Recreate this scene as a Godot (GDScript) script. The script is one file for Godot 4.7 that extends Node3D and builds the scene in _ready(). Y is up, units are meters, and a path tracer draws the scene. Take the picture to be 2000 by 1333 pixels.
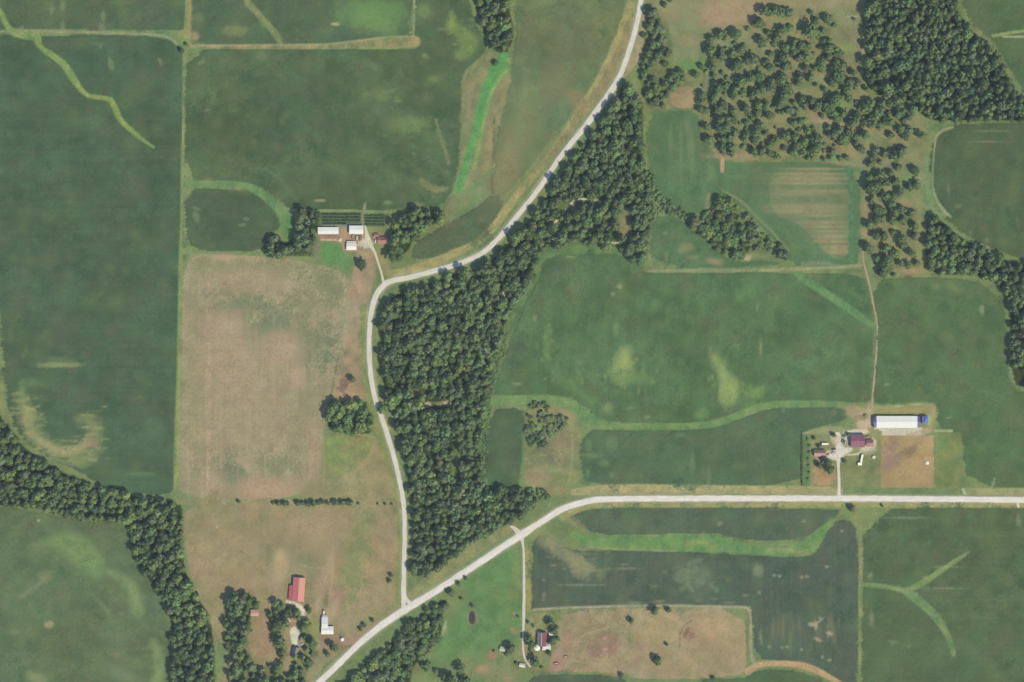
extends Node3D
# A farm valley seen from an aeroplane: crop fields, pastures, woods, gravel roads and four farmsteads.
# Plan units: 1 unit = 0.6 m on the ground, x to the east, y to the south, origin in the north-west.

const U := 0.6
const CX := 1000.0
const CY := 666.5
const CAM_H := 3600.0
const ST := 2.0            # survey step in plan units
const GX0 := -100.0
const GY0 := -100.0
const GW := 1101
const GH := 768
const GAIN := Vector3(1.60, 1.65, 1.74)   # how bright a white, level, sunlit surface is drawn
const HAZE := Vector3(0.030, 0.038, 0.040)

var cr := PackedFloat32Array()
var cg := PackedFloat32Array()
var cb := PackedFloat32Array()
var hh := PackedFloat32Array()
var idm := PackedByteArray()
var nA := PackedFloat32Array()
var nB := PackedFloat32Array()
var nC := PackedFloat32Array()
var nD := PackedFloat32Array()
var nE := PackedFloat32Array()
var sH := PackedFloat32Array()
var sV := PackedFloat32Array()
var grain := PackedFloat32Array()
var scratch := PackedFloat32Array()
var lots := []             # the named pieces of ground
var rng := RandomNumberGenerator.new()
var used := {}
var mats := {}
var crowns := []
var trunk_mesh: ArrayMesh
var bush_mesh: ArrayMesh
var wood_trees: ArrayMesh

# ---------------------------------------------------------------- helpers

func px(x: float, y: float, h := 0.0) -> Vector3:
	return Vector3((x - CX) * U, h, (y - CY) * U)

func numbered(called: String) -> String:
	if not used.has(called):
		used[called] = 0
		return called
	used[called] += 1
	return "%s_%03d" % [called, used[called]]

func tag(o: Node, label: String, category: String, group := "", kind := "") -> Node:
	o.set_meta("label", label)
	o.set_meta("category", category)
	if group: o.set_meta("group", group)
	if kind: o.set_meta("kind", kind)
	return o

func thing(called: String, label: String, category: String, at: Vector3, turn := 0.0, group := "") -> Node3D:
	var o := Node3D.new()
	o.name = numbered(called)
	add_child(o)
	o.position = at
	o.rotation.y = turn
	tag(o, label, category, group)
	return o

func part(parent: Node, called: String, m: Mesh, mat: Material, at := Vector3.ZERO, turn := Vector3.ZERO) -> MeshInstance3D:
	var o := MeshInstance3D.new()
	o.name = called
	o.mesh = m
	if mat: o.material_override = mat
	o.position = at
	o.rotation = turn
	parent.add_child(o, true)
	return o

func real(c: Color) -> Color:
	# the material's own linear colour behind a colour as the survey shows it
	var l := c.srgb_to_linear()
	return Color(maxf(l.r - HAZE.x, 0.006) / GAIN.x, maxf(l.g - HAZE.y, 0.008) / GAIN.y, maxf(l.b - HAZE.z, 0.006) / GAIN.z)

func coded(c: Color) -> Color:
	# vertex colours are kept in eight bits, so they are stored with a 2.2 gamma
	return Color(pow(c.r, 0.4545), pow(c.g, 0.4545), pow(c.b, 0.4545))

func C(r: float, g: float, b: float) -> Color:
	return Color(r / 255.0, g / 255.0, b / 255.0)

func paint(r: float, g: float, b: float, rough := 0.7, metal := 0.0) -> StandardMaterial3D:
	var key := "%d/%d/%d/%f/%f" % [r, g, b, rough, metal]
	if not mats.has(key):
		var m := StandardMaterial3D.new()
		m.albedo_color = real(C(r, g, b)).linear_to_srgb()
		m.roughness = rough
		m.metallic = metal
		m.metallic_specular = 0.25
		mats[key] = m
	return mats[key]

func vertex_paint(key: String, rough := 0.95, spec := 0.12) -> StandardMaterial3D:
	if not mats.has(key):
		var m := StandardMaterial3D.new()
		m.vertex_color_use_as_albedo = true
		m.vertex_color_is_srgb = true
		m.roughness = rough
		m.metallic_specular = spec
		mats[key] = m
	return mats[key]

# ---------------------------------------------------------------- noise for the survey

func noise_field(sd: int, period: float, oct: int, type := FastNoiseLite.TYPE_SIMPLEX_SMOOTH) -> PackedFloat32Array:
	var f := FastNoiseLite.new()
	f.seed = sd
	f.noise_type = type
	f.frequency = 1.0 / period
	f.fractal_octaves = oct
	var im := f.get_image(GW, GH, false, false, true)
	var d := im.get_data()
	var out := PackedFloat32Array()
	out.resize(GW * GH)
	for k in GW * GH:
		out[k] = (d[k] - 128) / 128.0
	return out

func noise_line(sd: int, n: int, period: float) -> PackedFloat32Array:
	var f := FastNoiseLite.new()
	f.seed = sd
	f.frequency = 1.0 / period
	f.fractal_octaves = 3
	var out := PackedFloat32Array()
	out.resize(n)
	for i in n:
		out[i] = f.get_noise_1d(i) * 1.8 + rng.randf_range(-0.3, 0.3)
	return out

# ---------------------------------------------------------------- ground survey: pieces of land with their own soil and crop

func lot(called: String, label: String, category: String, kind := "structure") -> int:
	lots.append({"name": called, "label": label, "category": category, "kind": kind})
	return lots.size() - 1

func chaikin(p: PackedVector2Array, n: int) -> PackedVector2Array:
	for t in n:
		var q := PackedVector2Array()
		for i in p.size():
			var a := p[i]
			var b := p[(i + 1) % p.size()]
			q.append(a.lerp(b, 0.25))
			q.append(a.lerp(b, 0.75))
		p = q
	return p

func pts(a: Array) -> PackedVector2Array:
	var p := PackedVector2Array()
	for i in range(0, a.size() - 1, 2):
		p.append(Vector2(a[i], a[i + 1]))
	return p

# o: id, h height, hn height roughness, a/b/c broad/middle/fine tone, hue, sh/sv row strength, rag edge, str strength, round corner cuts
func land(a: Array, col: Color, o := {}) -> void:
	var p := chaikin(pts(a), o.get("round", 1))
	var lo := INF
	var hi := -INF
	for v in p:
		lo = minf(lo, v.y)
		hi = maxf(hi, v.y)
	var n := p.size()
	var rag: float = o.get("rag", 3.0)
	for j in range(maxi(0, ceili((lo - GY0) / ST)), mini(GH - 1, floori((hi - GY0) / ST)) + 1):
		var y := GY0 + j * ST
		var xs := PackedFloat32Array()
		for i in n:
			var v := p[i]
			var w := p[(i + 1) % n]
			if (v.y <= y) != (w.y <= y):
				var x := v.x + (w.x - v.x) * (y - v.y) / (w.y - v.y)
				var gi := clampi(roundi((x - GX0) / ST), 0, GW - 1)
				xs.append(x + (nB[j * GW + gi] + nC[j * GW + gi]) * rag)
		xs.sort()
		for s in range(0, xs.size() - 1, 2):
			span(j, xs[s], xs[s + 1], col, o)

func span(j: int, xa: float, xb: float, col: Color, o: Dictionary) -> void:
	var a: float = o.get("a", 0.08)
	var b: float = o.get("b", 0.06)
	var c: float = o.get("c", 0.05)
	var hue: float = o.get("hue", 0.04)
	var rh: float = o.get("sh", 0.0)
	var rv: float = o.get("sv", 0.0)
	var st: float = o.get("str", 1.0)
	var id: int = o.get("id", -1)
	var h: float = o.get("h", -1.0)
	var hn: float = o.get("hn", 0.0)
	var fa := (xa - GX0) / ST
	var fb := (xb - GX0) / ST
	for i in range(maxi(0, ceili(fa - 0.5)), mini(GW - 1, floori(fb + 0.5)) + 1):
		var k := j * GW + i
		var al := clampf(i - fa + 0.5, 0.0, 1.0) * clampf(fb - i + 0.5, 0.0, 1.0) * st
		var f := 1.0 + nA[k] * a + nB[k] * b + nC[k] * c + grain[k] * 0.03 + sH[j] * rh * (0.65 + nD[k] * 0.5) + sV[i] * rv * (0.65 - nA[k] * 0.5)
		var d := nD[k] * hue * 0.45 + nB[k] * hue * 0.3 + nE[k] * 0.035
		cr[k] += (col.r * (f + d) - cr[k]) * al
		cg[k] += (col.g * f - cg[k]) * al
		cb[k] += (col.b * (f - d * 0.5) - cb[k]) * al
		if al > 0.5 * st:
			if id >= 0: idm[k] = id
			if h >= 0.0: hh[k] = h + hn * (nC[k] + 0.6 * sH[j] * signf(rh) + 0.6 * sV[i] * signf(rv))

func blob(x: float, y: float, rx: float, ry: float, turn: float, col: Color, st := 0.7, rag := 0.5, soft := 0.7, fine := 0.5, id := -1) -> void:
	var R := maxf(rx, ry) * (1.3 + rag)
	var ca := cos(deg_to_rad(turn))
	var sa := sin(deg_to_rad(turn))
	for j in range(maxi(0, ceili((y - R - GY0) / ST)), mini(GH - 1, floori((y + R - GY0) / ST)) + 1):
		var dy := GY0 + j * ST - y
		for i in range(maxi(0, ceili((x - R - GX0) / ST)), mini(GW - 1, floori((x + R - GX0) / ST)) + 1):
			var dx := GX0 + i * ST - x
			var u := (dx * ca + dy * sa) / rx
			var v := (-dx * sa + dy * ca) / ry
			var k := j * GW + i
			var d := sqrt(u * u + v * v) + nB[k] * rag + (nC[k] + grain[k] * 0.3) * fine
			var al := smoothstep(1.0 + soft * 0.6, 1.0 - soft * 0.6, d) * st
			if al > 0.003:
				var f := 1.0 + nC[k] * 0.08 + nB[k] * 0.06 + grain[k] * 0.03
				cr[k] += (col.r * f - cr[k]) * al
				cg[k] += (col.g * f - cg[k]) * al
				cb[k] += (col.b * f - cb[k]) * al
				if id >= 0 and al > 0.5: idm[k] = id

# thin streaks that follow the rows of a crop, strewn over a washed out place
func streaks(x: float, y: float, rx: float, ry: float, n: int, long: float, wide: float, cols: Array, st: float, upright := false) -> void:
	for k in n:
		var qx := x + rng.randfn() * rx * 0.5
		var qy := y + rng.randfn() * ry * 0.5
		var l := long * rng.randf_range(0.3, 1.0)
		var c: Color = cols[rng.randi() % cols.size()]
		blob(qx, qy, wide if upright else l, l if upright else wide, 0.0, c, st * rng.randf_range(0.4, 1.0), 0.6, 1.0, 0.9)

# small uneven patches of other growth or bare soil strewn over a piece of land
func speckle(x0: float, y0: float, x1: float, y1: float, n: int, r0: float, r1: float, cols: Array, st: float, ids: Array) -> void:
	for k in n:
		var x := rng.randf_range(x0, x1)
		var y := rng.randf_range(y0, y1)
		var r := lerpf(r0, r1, pow(rng.randf(), 2.0))
		var an := rng.randf() * 180.0
		var q := rng.randf_range(0.5, 1.0)
		var c: Color = cols[rng.randi() % cols.size()]
		var g := clampi(roundi((y - GY0) / ST), 0, GH - 1) * GW + clampi(roundi((x - GX0) / ST), 0, GW - 1)
		if ids.has(idm[g]): blob(x, y, r, r * q, an, c, st * rng.randf_range(0.4, 1.0), 0.8, 1.0, 0.8)

# a = x, y, width, x, y, width ...
func curve(a: Array, step := 5.0) -> Array:
	var p := []
	for i in range(0, a.size() - 2, 3):
		p.append(Vector3(a[i], a[i + 1], a[i + 2]))
	var out := []
	for i in p.size() - 1:
		var p0: Vector3 = p[maxi(i - 1, 0)]
		var p1: Vector3 = p[i]
		var p2: Vector3 = p[i + 1]
		var p3: Vector3 = p[mini(i + 2, p.size() - 1)]
		var n := maxi(1, roundi(Vector2(p2.x - p1.x, p2.y - p1.y).length() / step))
		for t in n:
			out.append(p1.cubic_interpolate(p2, p0, p3, float(t) / n))
	out.append(p[-1])
	return out

func strip(a: Array, col: Color, o := {}) -> void:
	var line := curve(a, 9.0)
	var touched := PackedInt32Array()
	var soft: float = o.get("soft", 2.0)
	var rag: float = o.get("rag", 1.5)
	var st: float = o.get("str", 1.0)
	for s in line.size() - 1:
		var p: Vector3 = line[s]
		var q: Vector3 = line[s + 1]
		var R := maxf(p.z, q.z) * 0.5 + soft + rag * 2.0
		var ax := p.x
		var ay := p.y
		var ex := q.x - ax
		var ey := q.y - ay
		var ll := maxf(ex * ex + ey * ey, 0.001)
		for j in range(maxi(0, ceili((minf(ay, q.y) - R - GY0) / ST)), mini(GH - 1, floori((maxf(ay, q.y) + R - GY0) / ST)) + 1):
			var dy := GY0 + j * ST - ay
			for i in range(maxi(0, ceili((minf(ax, q.x) - R - GX0) / ST)), mini(GW - 1, floori((maxf(ax, q.x) + R - GX0) / ST)) + 1):
				var dx := GX0 + i * ST - ax
				var t := clampf((dx * ex + dy * ey) / ll, 0.0, 1.0)
				var mx := dx - ex * t
				var my := dy - ey * t
				var k := j * GW + i
				var d := sqrt(mx * mx + my * my) + nC[k] * rag + nB[k] * rag
				var w := (p.z + (q.z - p.z) * t) * 0.5
				var al := clampf((w - d) / soft + 0.5, 0.0, 1.0)
				if al > scratch[k]:
					if scratch[k] == 0.0: touched.append(k)
					scratch[k] = al
	var b: float = o.get("b", 0.07)
	var c: float = o.get("c", 0.06)
	var hue: float = o.get("hue", 0.05)
	var id: int = o.get("id", -1)
	var h: float = o.get("h", -1.0)
	var hn: float = o.get("hn", 0.0)
	for k in touched:
		var al := scratch[k] * st
		var f := 1.0 + nB[k] * b * 1.4 + nC[k] * c * 1.5 + grain[k] * 0.04
		var d := nD[k] * hue * 0.5 + nB[k] * hue * 0.8
		cr[k] += (col.r * (f + d) - cr[k]) * al
		cg[k] += (col.g * f - cg[k]) * al
		cb[k] += (col.b * (f - d * 0.5) - cb[k]) * al
		if scratch[k] > 0.5:
			if id >= 0: idm[k] = id
			if h >= 0.0: hh[k] = h + hn * nC[k]
		scratch[k] = 0.0

func build_lots() -> void:
	var bb := []
	for l in lots: bb.append([GW, GH, -1, -1])
	for j in GH - 1:
		for i in GW - 1:
			var b = bb[idm[j * GW + i]]
			if i < b[0]: b[0] = i
			if i > b[2]: b[2] = i
			if j < b[1]: b[1] = j
			b[3] = j
	var remap := PackedInt32Array()
	remap.resize(GW * GH)
	var mat := vertex_paint("ground")
	for id in lots.size():
		var b = bb[id]
		if b[2] < 0: continue
		remap.fill(-1)
		var v := PackedVector3Array()
		var nrm := PackedVector3Array()
		var col := PackedColorArray()
		var idx := PackedInt32Array()
		for j in range(b[1], b[3] + 1):
			for i in range(b[0], b[2] + 1):
				var k := j * GW + i
				if idm[k] != id: continue
				for q in [k, k + 1, k + GW, k + GW + 1]:
					if remap[q] < 0:
						remap[q] = v.size()
						var qi: int = q % GW
						var qj: int = q / GW
						v.append(Vector3((GX0 + qi * ST - CX) * U, hh[q], (GY0 + qj * ST - CY) * U))
						var dx := hh[mini(q + 1, GW * GH - 1)] - hh[maxi(q - 1, 0)]
						var dz := hh[mini(q + GW, GW * GH - 1)] - hh[maxi(q - GW, 0)]
						nrm.append(Vector3(-dx, 2.0 * ST * U, -dz).normalized())
						col.append(coded(real(Color(cr[q], cg[q], cb[q]))))
				idx.append(remap[k])
				idx.append(remap[k + 1])
				idx.append(remap[k + GW])
				idx.append(remap[k + 1])
				idx.append(remap[k + GW + 1])
				idx.append(remap[k + GW])
		var arr := []
		arr.resize(Mesh.ARRAY_MAX)
		arr[Mesh.ARRAY_VERTEX] = v
		arr[Mesh.ARRAY_NORMAL] = nrm
		arr[Mesh.ARRAY_COLOR] = col
		arr[Mesh.ARRAY_INDEX] = idx
		var m := ArrayMesh.new()
		m.add_surface_from_arrays(Mesh.PRIMITIVE_TRIANGLES, arr)
		var o := MeshInstance3D.new()
		o.name = numbered(lots[id].name)
		o.mesh = m
		o.material_override = mat
		add_child(o)
		tag(o, lots[id].label, lots[id].category, "", lots[id].kind)

# a gravel road or track: a crowned ribbon with lighter wheel tracks
func road(called: String, label: String, a: Array, col: Color, o := {}) -> void:
	var line := curve(a, 3.0)
	var lift: float = o.get("lift", 0.22)
	var across: PackedFloat32Array = [-0.5, -0.42, -0.24, 0.0, 0.24, 0.42, 0.5]
	var tone: PackedFloat32Array = [0.80, 0.93, 1.0, 0.98, 1.0, 0.94, 0.80]
	var rise: PackedFloat32Array = [-0.3, 0.0, 0.05, 0.08, 0.05, 0.0, -0.3]
	var grass: float = o.get("middle", 0.0)
	var v := PackedVector3Array()
	var c := PackedColorArray()
	var idx := PackedInt32Array()
	var r := RandomNumberGenerator.new()
	r.seed = line.size()
	var wob := FastNoiseLite.new()
	wob.seed = line.size()
	wob.frequency = 0.12
	for s in line.size():
		var p: Vector3 = line[s]
		var q: Vector3 = line[mini(s + 1, line.size() - 1)]
		var p0: Vector3 = line[maxi(s - 1, 0)]
		var d := Vector2(q.x - p0.x, q.y - p0.y).normalized()
		var side := Vector2(-d.y, d.x)
		for t in 7:
			var w := p.z + r.randf_range(-0.6, 0.6) + wob.get_noise_2d(s, t / 4 * 50.0) * p.z * 0.16
			v.append(px(p.x + side.x * across[t] * w, p.y + side.y * across[t] * w, lift + rise[t]))
			var f := tone[t] + r.randf_range(-0.025, 0.025)
			f += wob.get_noise_2d(s * 0.6, 300.0 + t * 4.0) * 0.07
			if t == 3: f -= grass
			c.append(coded(real(Color(col.r * f, col.g * f, col.b * f))))
	for s in line.size() - 1:
		for t in 6:
			var k := s * 7 + t
			idx.append_array([k, k + 7, k + 1, k + 1, k + 7, k + 8])
	var arr := []
	arr.resize(Mesh.ARRAY_MAX)
	arr[Mesh.ARRAY_VERTEX] = v
	arr[Mesh.ARRAY_COLOR] = c
	arr[Mesh.ARRAY_INDEX] = idx
	var m := ArrayMesh.new()
	m.add_surface_from_arrays(Mesh.PRIMITIVE_TRIANGLES, arr)
	var n := MeshInstance3D.new()
	n.name = numbered(called)
	n.mesh = m
	n.material_override = vertex_paint("gravel")
	add_child(n)
	tag(n, label, o.get("category", "road"), "", "structure")

# ---------------------------------------------------------------- trees

var leaf_normals := PackedVector3Array()

func clump(v: PackedVector3Array, c: PackedColorArray, at: Vector3, r: float, tone: Color, g: RandomNumberGenerator, out := Vector3.ZERO) -> void:
	# an uneven tuft of leaves: eight faces about a point
	var e: Array[Vector3] = []
	for d: Vector3 in [Vector3.RIGHT, Vector3.BACK, Vector3.LEFT, Vector3.FORWARD]:
		e.append(at + (d + Vector3(g.randf_range(-0.35, 0.35), g.randf_range(-0.3, 0.3), g.randf_range(-0.35, 0.35))) * r * g.randf_range(0.75, 1.25))
	var top := at + Vector3(g.randf_range(-0.4, 0.4), g.randf_range(0.55, 0.95), g.randf_range(-0.4, 0.4)) * r
	var low := at + Vector3(g.randf_range(-0.3, 0.3), g.randf_range(-0.8, -0.4), g.randf_range(-0.3, 0.3)) * r
	for i in 4:
		for t: Vector3 in [top, low]:
			var f := g.randf_range(0.93, 1.07)
			v.append(e[i])
			v.append(t if t == top else e[(i + 1) % 4])
			v.append(e[(i + 1) % 4] if t == top else t)
			var a := v[-3]
			var n := (v[-2] - a).cross(v[-1] - a).normalized()
			if n.dot((a + v[-2] + v[-1]) / 3.0 - at) < 0.0: n = -n
			n = (n * 0.3 + out).normalized()
			if n.dot((v[-1] - a).cross(v[-2] - a)) < 0.0:
				var swap := v[-1]
				v[-1] = v[-2]
				v[-2] = swap
			for q in 3:
				c.append(coded(Color(tone.r * f, tone.g * f, tone.b * f) * 0.5))
				leaf_normals.append(n)

func leaf(v: PackedVector3Array, c: PackedColorArray, at: Vector3, r: float, tone: Color, g: RandomNumberGenerator, out := Vector3.UP) -> void:
	var n := Vector3(g.randfn(), g.randfn() + 1.2, g.randfn()).normalized()
	var s := n.cross(Vector3(g.randfn(), g.randfn(), g.randfn())).normalized() * r
	var t := n.cross(s)
	var m := (out + n * 0.3).normalized()
	for q in ([s, t, -s, -s, -t, s] if m.dot((-s - s).cross(t - s)) > 0.0 else [s, -s, t, -s, s, -t]):
		v.append(at + q)
		leaf_normals.append(m)
		c.append(coded(tone * 0.5))

# a crown of about one metre radius per unit, resting on height 0.35 of the tree's size
func make_crown(sd: int, lobes: int, tufts: int, leaves: int, flat: float) -> ArrayMesh:
	var g := RandomNumberGenerator.new()
	g.seed = sd
	var v := PackedVector3Array()
	var c := PackedColorArray()
	leaf_normals = PackedVector3Array()
	var heads := []
	for i in lobes:
		var an := TAU * i / lobes + g.randf_range(-0.5, 0.5)
		var q := 0.0 if i == 0 else g.randf_range(0.3, 0.62)
		heads.append([Vector3(cos(an) * q, (1.45 if i == 0 else g.randf_range(0.75, 1.35)) * flat, sin(an) * q), g.randf_range(0.36, 0.58) if i else 0.5, g.randf_range(0.88, 1.13)])
	for i in tufts:
		var h = heads[i % lobes]
		var d := Vector3(g.randfn(), g.randfn() * 0.9 + 0.35, g.randfn()).normalized()
		var at: Vector3 = h[0] + d * h[1] * g.randf_range(0.55, 1.0) * Vector3(1, 0.85, 1)
		var f: float = h[2] * g.randf_range(0.86, 1.14)
		var y := g.randf_range(-0.08, 0.1)
		clump(v, c, at, g.randf_range(0.15, 0.27), Color(f * (1.0 + y), f, f * (1.0 - y)), g, d * 0.8 + Vector3(0, 0.15, 0))
	for i in leaves:
		var h = heads[i % lobes]
		var d := Vector3(g.randfn(), g.randfn() * 0.8 + 0.2, g.randfn()).normalized()
		var f: float = h[2] * g.randf_range(0.8, 1.05)
		leaf(v, c, h[0] + d * h[1] * g.randf_range(0.85, 1.3), g.randf_range(0.05, 0.11), Color(f, f, f * 0.95), g, d + Vector3(0, 0.2, 0))
	return mesh_of(v, c, leaf_normals)

func mesh_of(v: PackedVector3Array, c: PackedColorArray, n := PackedVector3Array()) -> ArrayMesh:
	var arr := []
	arr.resize(Mesh.ARRAY_MAX)
	arr[Mesh.ARRAY_VERTEX] = v
	if c.size(): arr[Mesh.ARRAY_COLOR] = c
	if n.size(): arr[Mesh.ARRAY_NORMAL] = n
	var m := ArrayMesh.new()
	m.add_surface_from_arrays(Mesh.PRIMITIVE_TRIANGLES, arr)
	return m

func limb(v: PackedVector3Array, a: Vector3, b: Vector3, ra: float, rb: float) -> void:
	var d := (b - a).normalized()
	var s := d.cross(Vector3(0.3, 0.1, 1.0)).normalized()
	var t := d.cross(s)
	for i in 6:
		var p := s * cos(TAU * i / 6) + t * sin(TAU * i / 6)
		var q := s * cos(TAU * (i + 1) / 6) + t * sin(TAU * (i + 1) / 6)
		for w in [a + p * ra, b + p * rb, b + q * rb, a + p * ra, b + q * rb, a + q * ra]: v.append(w)

func make_trunk() -> ArrayMesh:
	var v := PackedVector3Array()
	limb(v, Vector3(0, -0.05, 0), Vector3(0.02, 0.55, 0.01), 0.085, 0.06)
	limb(v, Vector3(0.02, 0.55, 0.01), Vector3(0, 1.2, 0), 0.06, 0.025)
	for i in 5:
		var an := TAU * i / 5.0 + 0.4
		limb(v, Vector3(0.02, 0.5 + 0.06 * i, 0.01), Vector3(cos(an) * 0.5, 0.95 + 0.07 * (i % 3), sin(an) * 0.5), 0.035, 0.012)
	return mesh_of(v, PackedColorArray())

const TONES := [[0.062, 0.094, 0.038], [0.072, 0.110, 0.042], [0.084, 0.128, 0.045], [0.086, 0.110, 0.054], [0.106, 0.144, 0.044]]
const TONE_WORDS := ["dark green", "mid green", "light green", "grey green", "yellow green"]

func leaf_material(t: int) -> StandardMaterial3D:
	var key := "leaf%d" % t
	if not mats.has(key):
		var m := vertex_paint(key, 0.85, 0.2)
		var c = TONES[t]
		m.albedo_color = Color(c[0] * 2.0, c[1] * 2.0, c[2] * 2.0).linear_to_srgb()
		m.backlight_enabled = true
		m.backlight = Color(c[0] * 0.5, c[1] * 0.6, c[2] * 0.3).linear_to_srgb()
	return mats[key]

func bark() -> StandardMaterial3D:
	return paint(110, 100, 88, 0.95)

func tree(called: String, label: String, x: float, y: float, r: float, tone: int, group := "", tall := 1.0, shape := -1) -> Node3D:
	var o := thing(called, label, "tree", px(x, y), rng.randf() * TAU, group)
	var s := r * U
	part(o, "trunk", trunk_mesh, bark()).scale = Vector3(s, s * tall * 1.1, s)
	part(o, "crown", crowns[shape if shape >= 0 else rng.randi() % crowns.size()], leaf_material(tone)).scale = Vector3(s, s * tall * 1.1, s)
	return o

# a wood that reads as one mass
func forest(label: String, a: Array, gap: float, r0: float, r1: float, tones: Array, seed_: int, holes := [], called := "forest", tall := 1.3) -> void:
	var p := chaikin(pts(a), 2)
	var g := RandomNumberGenerator.new()
	g.seed = seed_
	var lo := p[0]
	var hi := p[0]
	for v in p:
		lo = lo.min(v)
		hi = hi.max(v)
	var lists := []
	for i in crowns.size(): lists.append([])
	var y := lo.y
	var row := 0
	while y < hi.y:
		var x := lo.x + (gap * 0.5 if row % 2 else 0.0)
		while x < hi.x:
			var q := Vector2(x + g.randf_range(-0.42, 0.42) * gap, y + g.randf_range(-0.42, 0.42) * gap)
			var ok := Geometry2D.is_point_in_polygon(q, p)
			for h in holes:
				var d := Vector2((q.x - h[0]) / h[2], (q.y - h[1]) / h[3]).length()
				if d < 1.0 and g.randf() > h[4]: ok = false
			if ok:
				var n := clampi(roundi((q.y - GY0) / ST), 0, GH - 1) * GW + clampi(roundi((q.x - GX0) / ST), 0, GW - 1)
				var r := (lerpf(r0, r1, pow(g.randf(), 1.5)) + maxf(0.0, g.randfn()) * (r1 - r0) * 0.3) * (1.0 + nB[n] * 0.2)
				lists[g.randi() % crowns.size()].append([q, r, tones[clampi(floori((0.5 + nB[n] * 0.45 + nA[n] * 0.25 + g.randf_range(-0.4, 0.4)) * tones.size()), 0, tones.size() - 1)], g.randf() * TAU, g.randf_range(0.85, 1.25) * tall, g.randf_range(0.86, 1.14) * (1.04 + nB[n] * 0.3 + nA[n] * 0.2), g.randf_range(-0.1, 0.1)])
			x += gap
		y += gap * 0.866
		row += 1
	var root := Node3D.new()
	root.name = numbered(called)
	add_child(root)
	tag(root, label, "wood" if called == "forest" else "scrub", "", "stuff")
	for i in crowns.size():
		if lists[i].is_empty(): continue
		var mm := MultiMesh.new()
		mm.transform_format = MultiMesh.TRANSFORM_3D
		mm.use_colors = true
		mm.mesh = crowns[i]
		mm.instance_count = lists[i].size()
		for k in lists[i].size():
			var t = lists[i][k]
			var s: float = t[1] * U
			var b := Basis(Vector3.UP, t[3]).scaled(Vector3(s, s * t[4], s))
			mm.set_instance_transform(k, Transform3D(b, px(t[0].x, t[0].y)))
			var c = TONES[t[2]]
			mm.set_instance_color(k, coded(Color(c[0] * t[5] * (1.0 + t[6]), c[1] * t[5], c[2] * t[5] * (1.0 - t[6])) * 2.0))
		var mi := MultiMeshInstance3D.new()
		mi.name = "canopy"
		mi.multimesh = mm
		mi.material_override = vertex_paint("canopy", 0.85, 0.2)
		mi.set_meta("kind", "stuff")
		root.add_child(mi, true)

# ---------------------------------------------------------------- buildings and farm gear

func quad(v: PackedVector3Array, a: Vector3, b: Vector3, c: Vector3, d: Vector3) -> void:
	for q in [a, b, c, a, c, d]: v.append(q)

func slab(v: PackedVector3Array, a: Vector3, b: Vector3, c: Vector3, d: Vector3, th: float) -> void:
	# a sheet of thickness th below the face a b c d
	var n := (b - a).cross(d - a).normalized()
	if n.y < 0.0: n = -n
	var e := -n * th
	quad(v, a, b, c, d)
	quad(v, d + e, c + e, b + e, a + e)
	quad(v, a + e, b + e, b, a)
	quad(v, b + e, c + e, c, b)
	quad(v, c + e, d + e, d, c)
	quad(v, d + e, a + e, a, d)

# roofing in metre-wide sheets whose tone wanders a little
func roof_mesh(a: Vector3, b: Vector3, c: Vector3, d: Vector3, th: float, seed_: int, wear := 0.05) -> ArrayMesh:
	var g := RandomNumberGenerator.new()
	g.seed = seed_
	var n := clampi(roundi((b - a).length() / 1.0), 2, 90)
	var v := PackedVector3Array()
	var col := PackedColorArray()
	for i in n:
		var t0 := float(i) / n
		var t1 := float(i + 1) / n
		var lift := Vector3.UP * (0.015 if i % 2 else 0.0)
		for h in 3:
			var k0 := h / 3.0
			var k1 := (h + 1) / 3.0
			var p0 := a.lerp(b, t0)
			var p1 := a.lerp(b, t1)
			var q0 := d.lerp(c, t0)
			var q1 := d.lerp(c, t1)
			var was := v.size()
			slab(v, p0.lerp(q0, k0) + lift, p1.lerp(q1, k0) + lift, p1.lerp(q1, k1) + lift, p0.lerp(q0, k1) + lift, th)
			var f := 1.0 - g.randf() * wear - (0.0 if h else wear * 0.3)
			for q in v.size() - was: col.append(coded(Color(f, f, f)))
	return mesh_of(v, col)

func roofing(r: float, gr: float, b: float, rough := 0.6) -> StandardMaterial3D:
	var key := "roof%d/%d/%d" % [r, gr, b]
	if not mats.has(key):
		var m := vertex_paint(key, rough, 0.3)
		m.albedo_color = real(C(r, gr, b)).linear_to_srgb()
	return mats[key]

func box(w: float, h: float, d: float) -> BoxMesh:
	var m := BoxMesh.new()
	m.size = Vector3(w, h, d)
	return m

func rod(r0: float, r1: float, h: float, n := 20) -> CylinderMesh:
	var m := CylinderMesh.new()
	m.bottom_radius = r0
	m.top_radius = r1
	m.height = h
	m.radial_segments = n
	m.rings = 1
	return m

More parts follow.
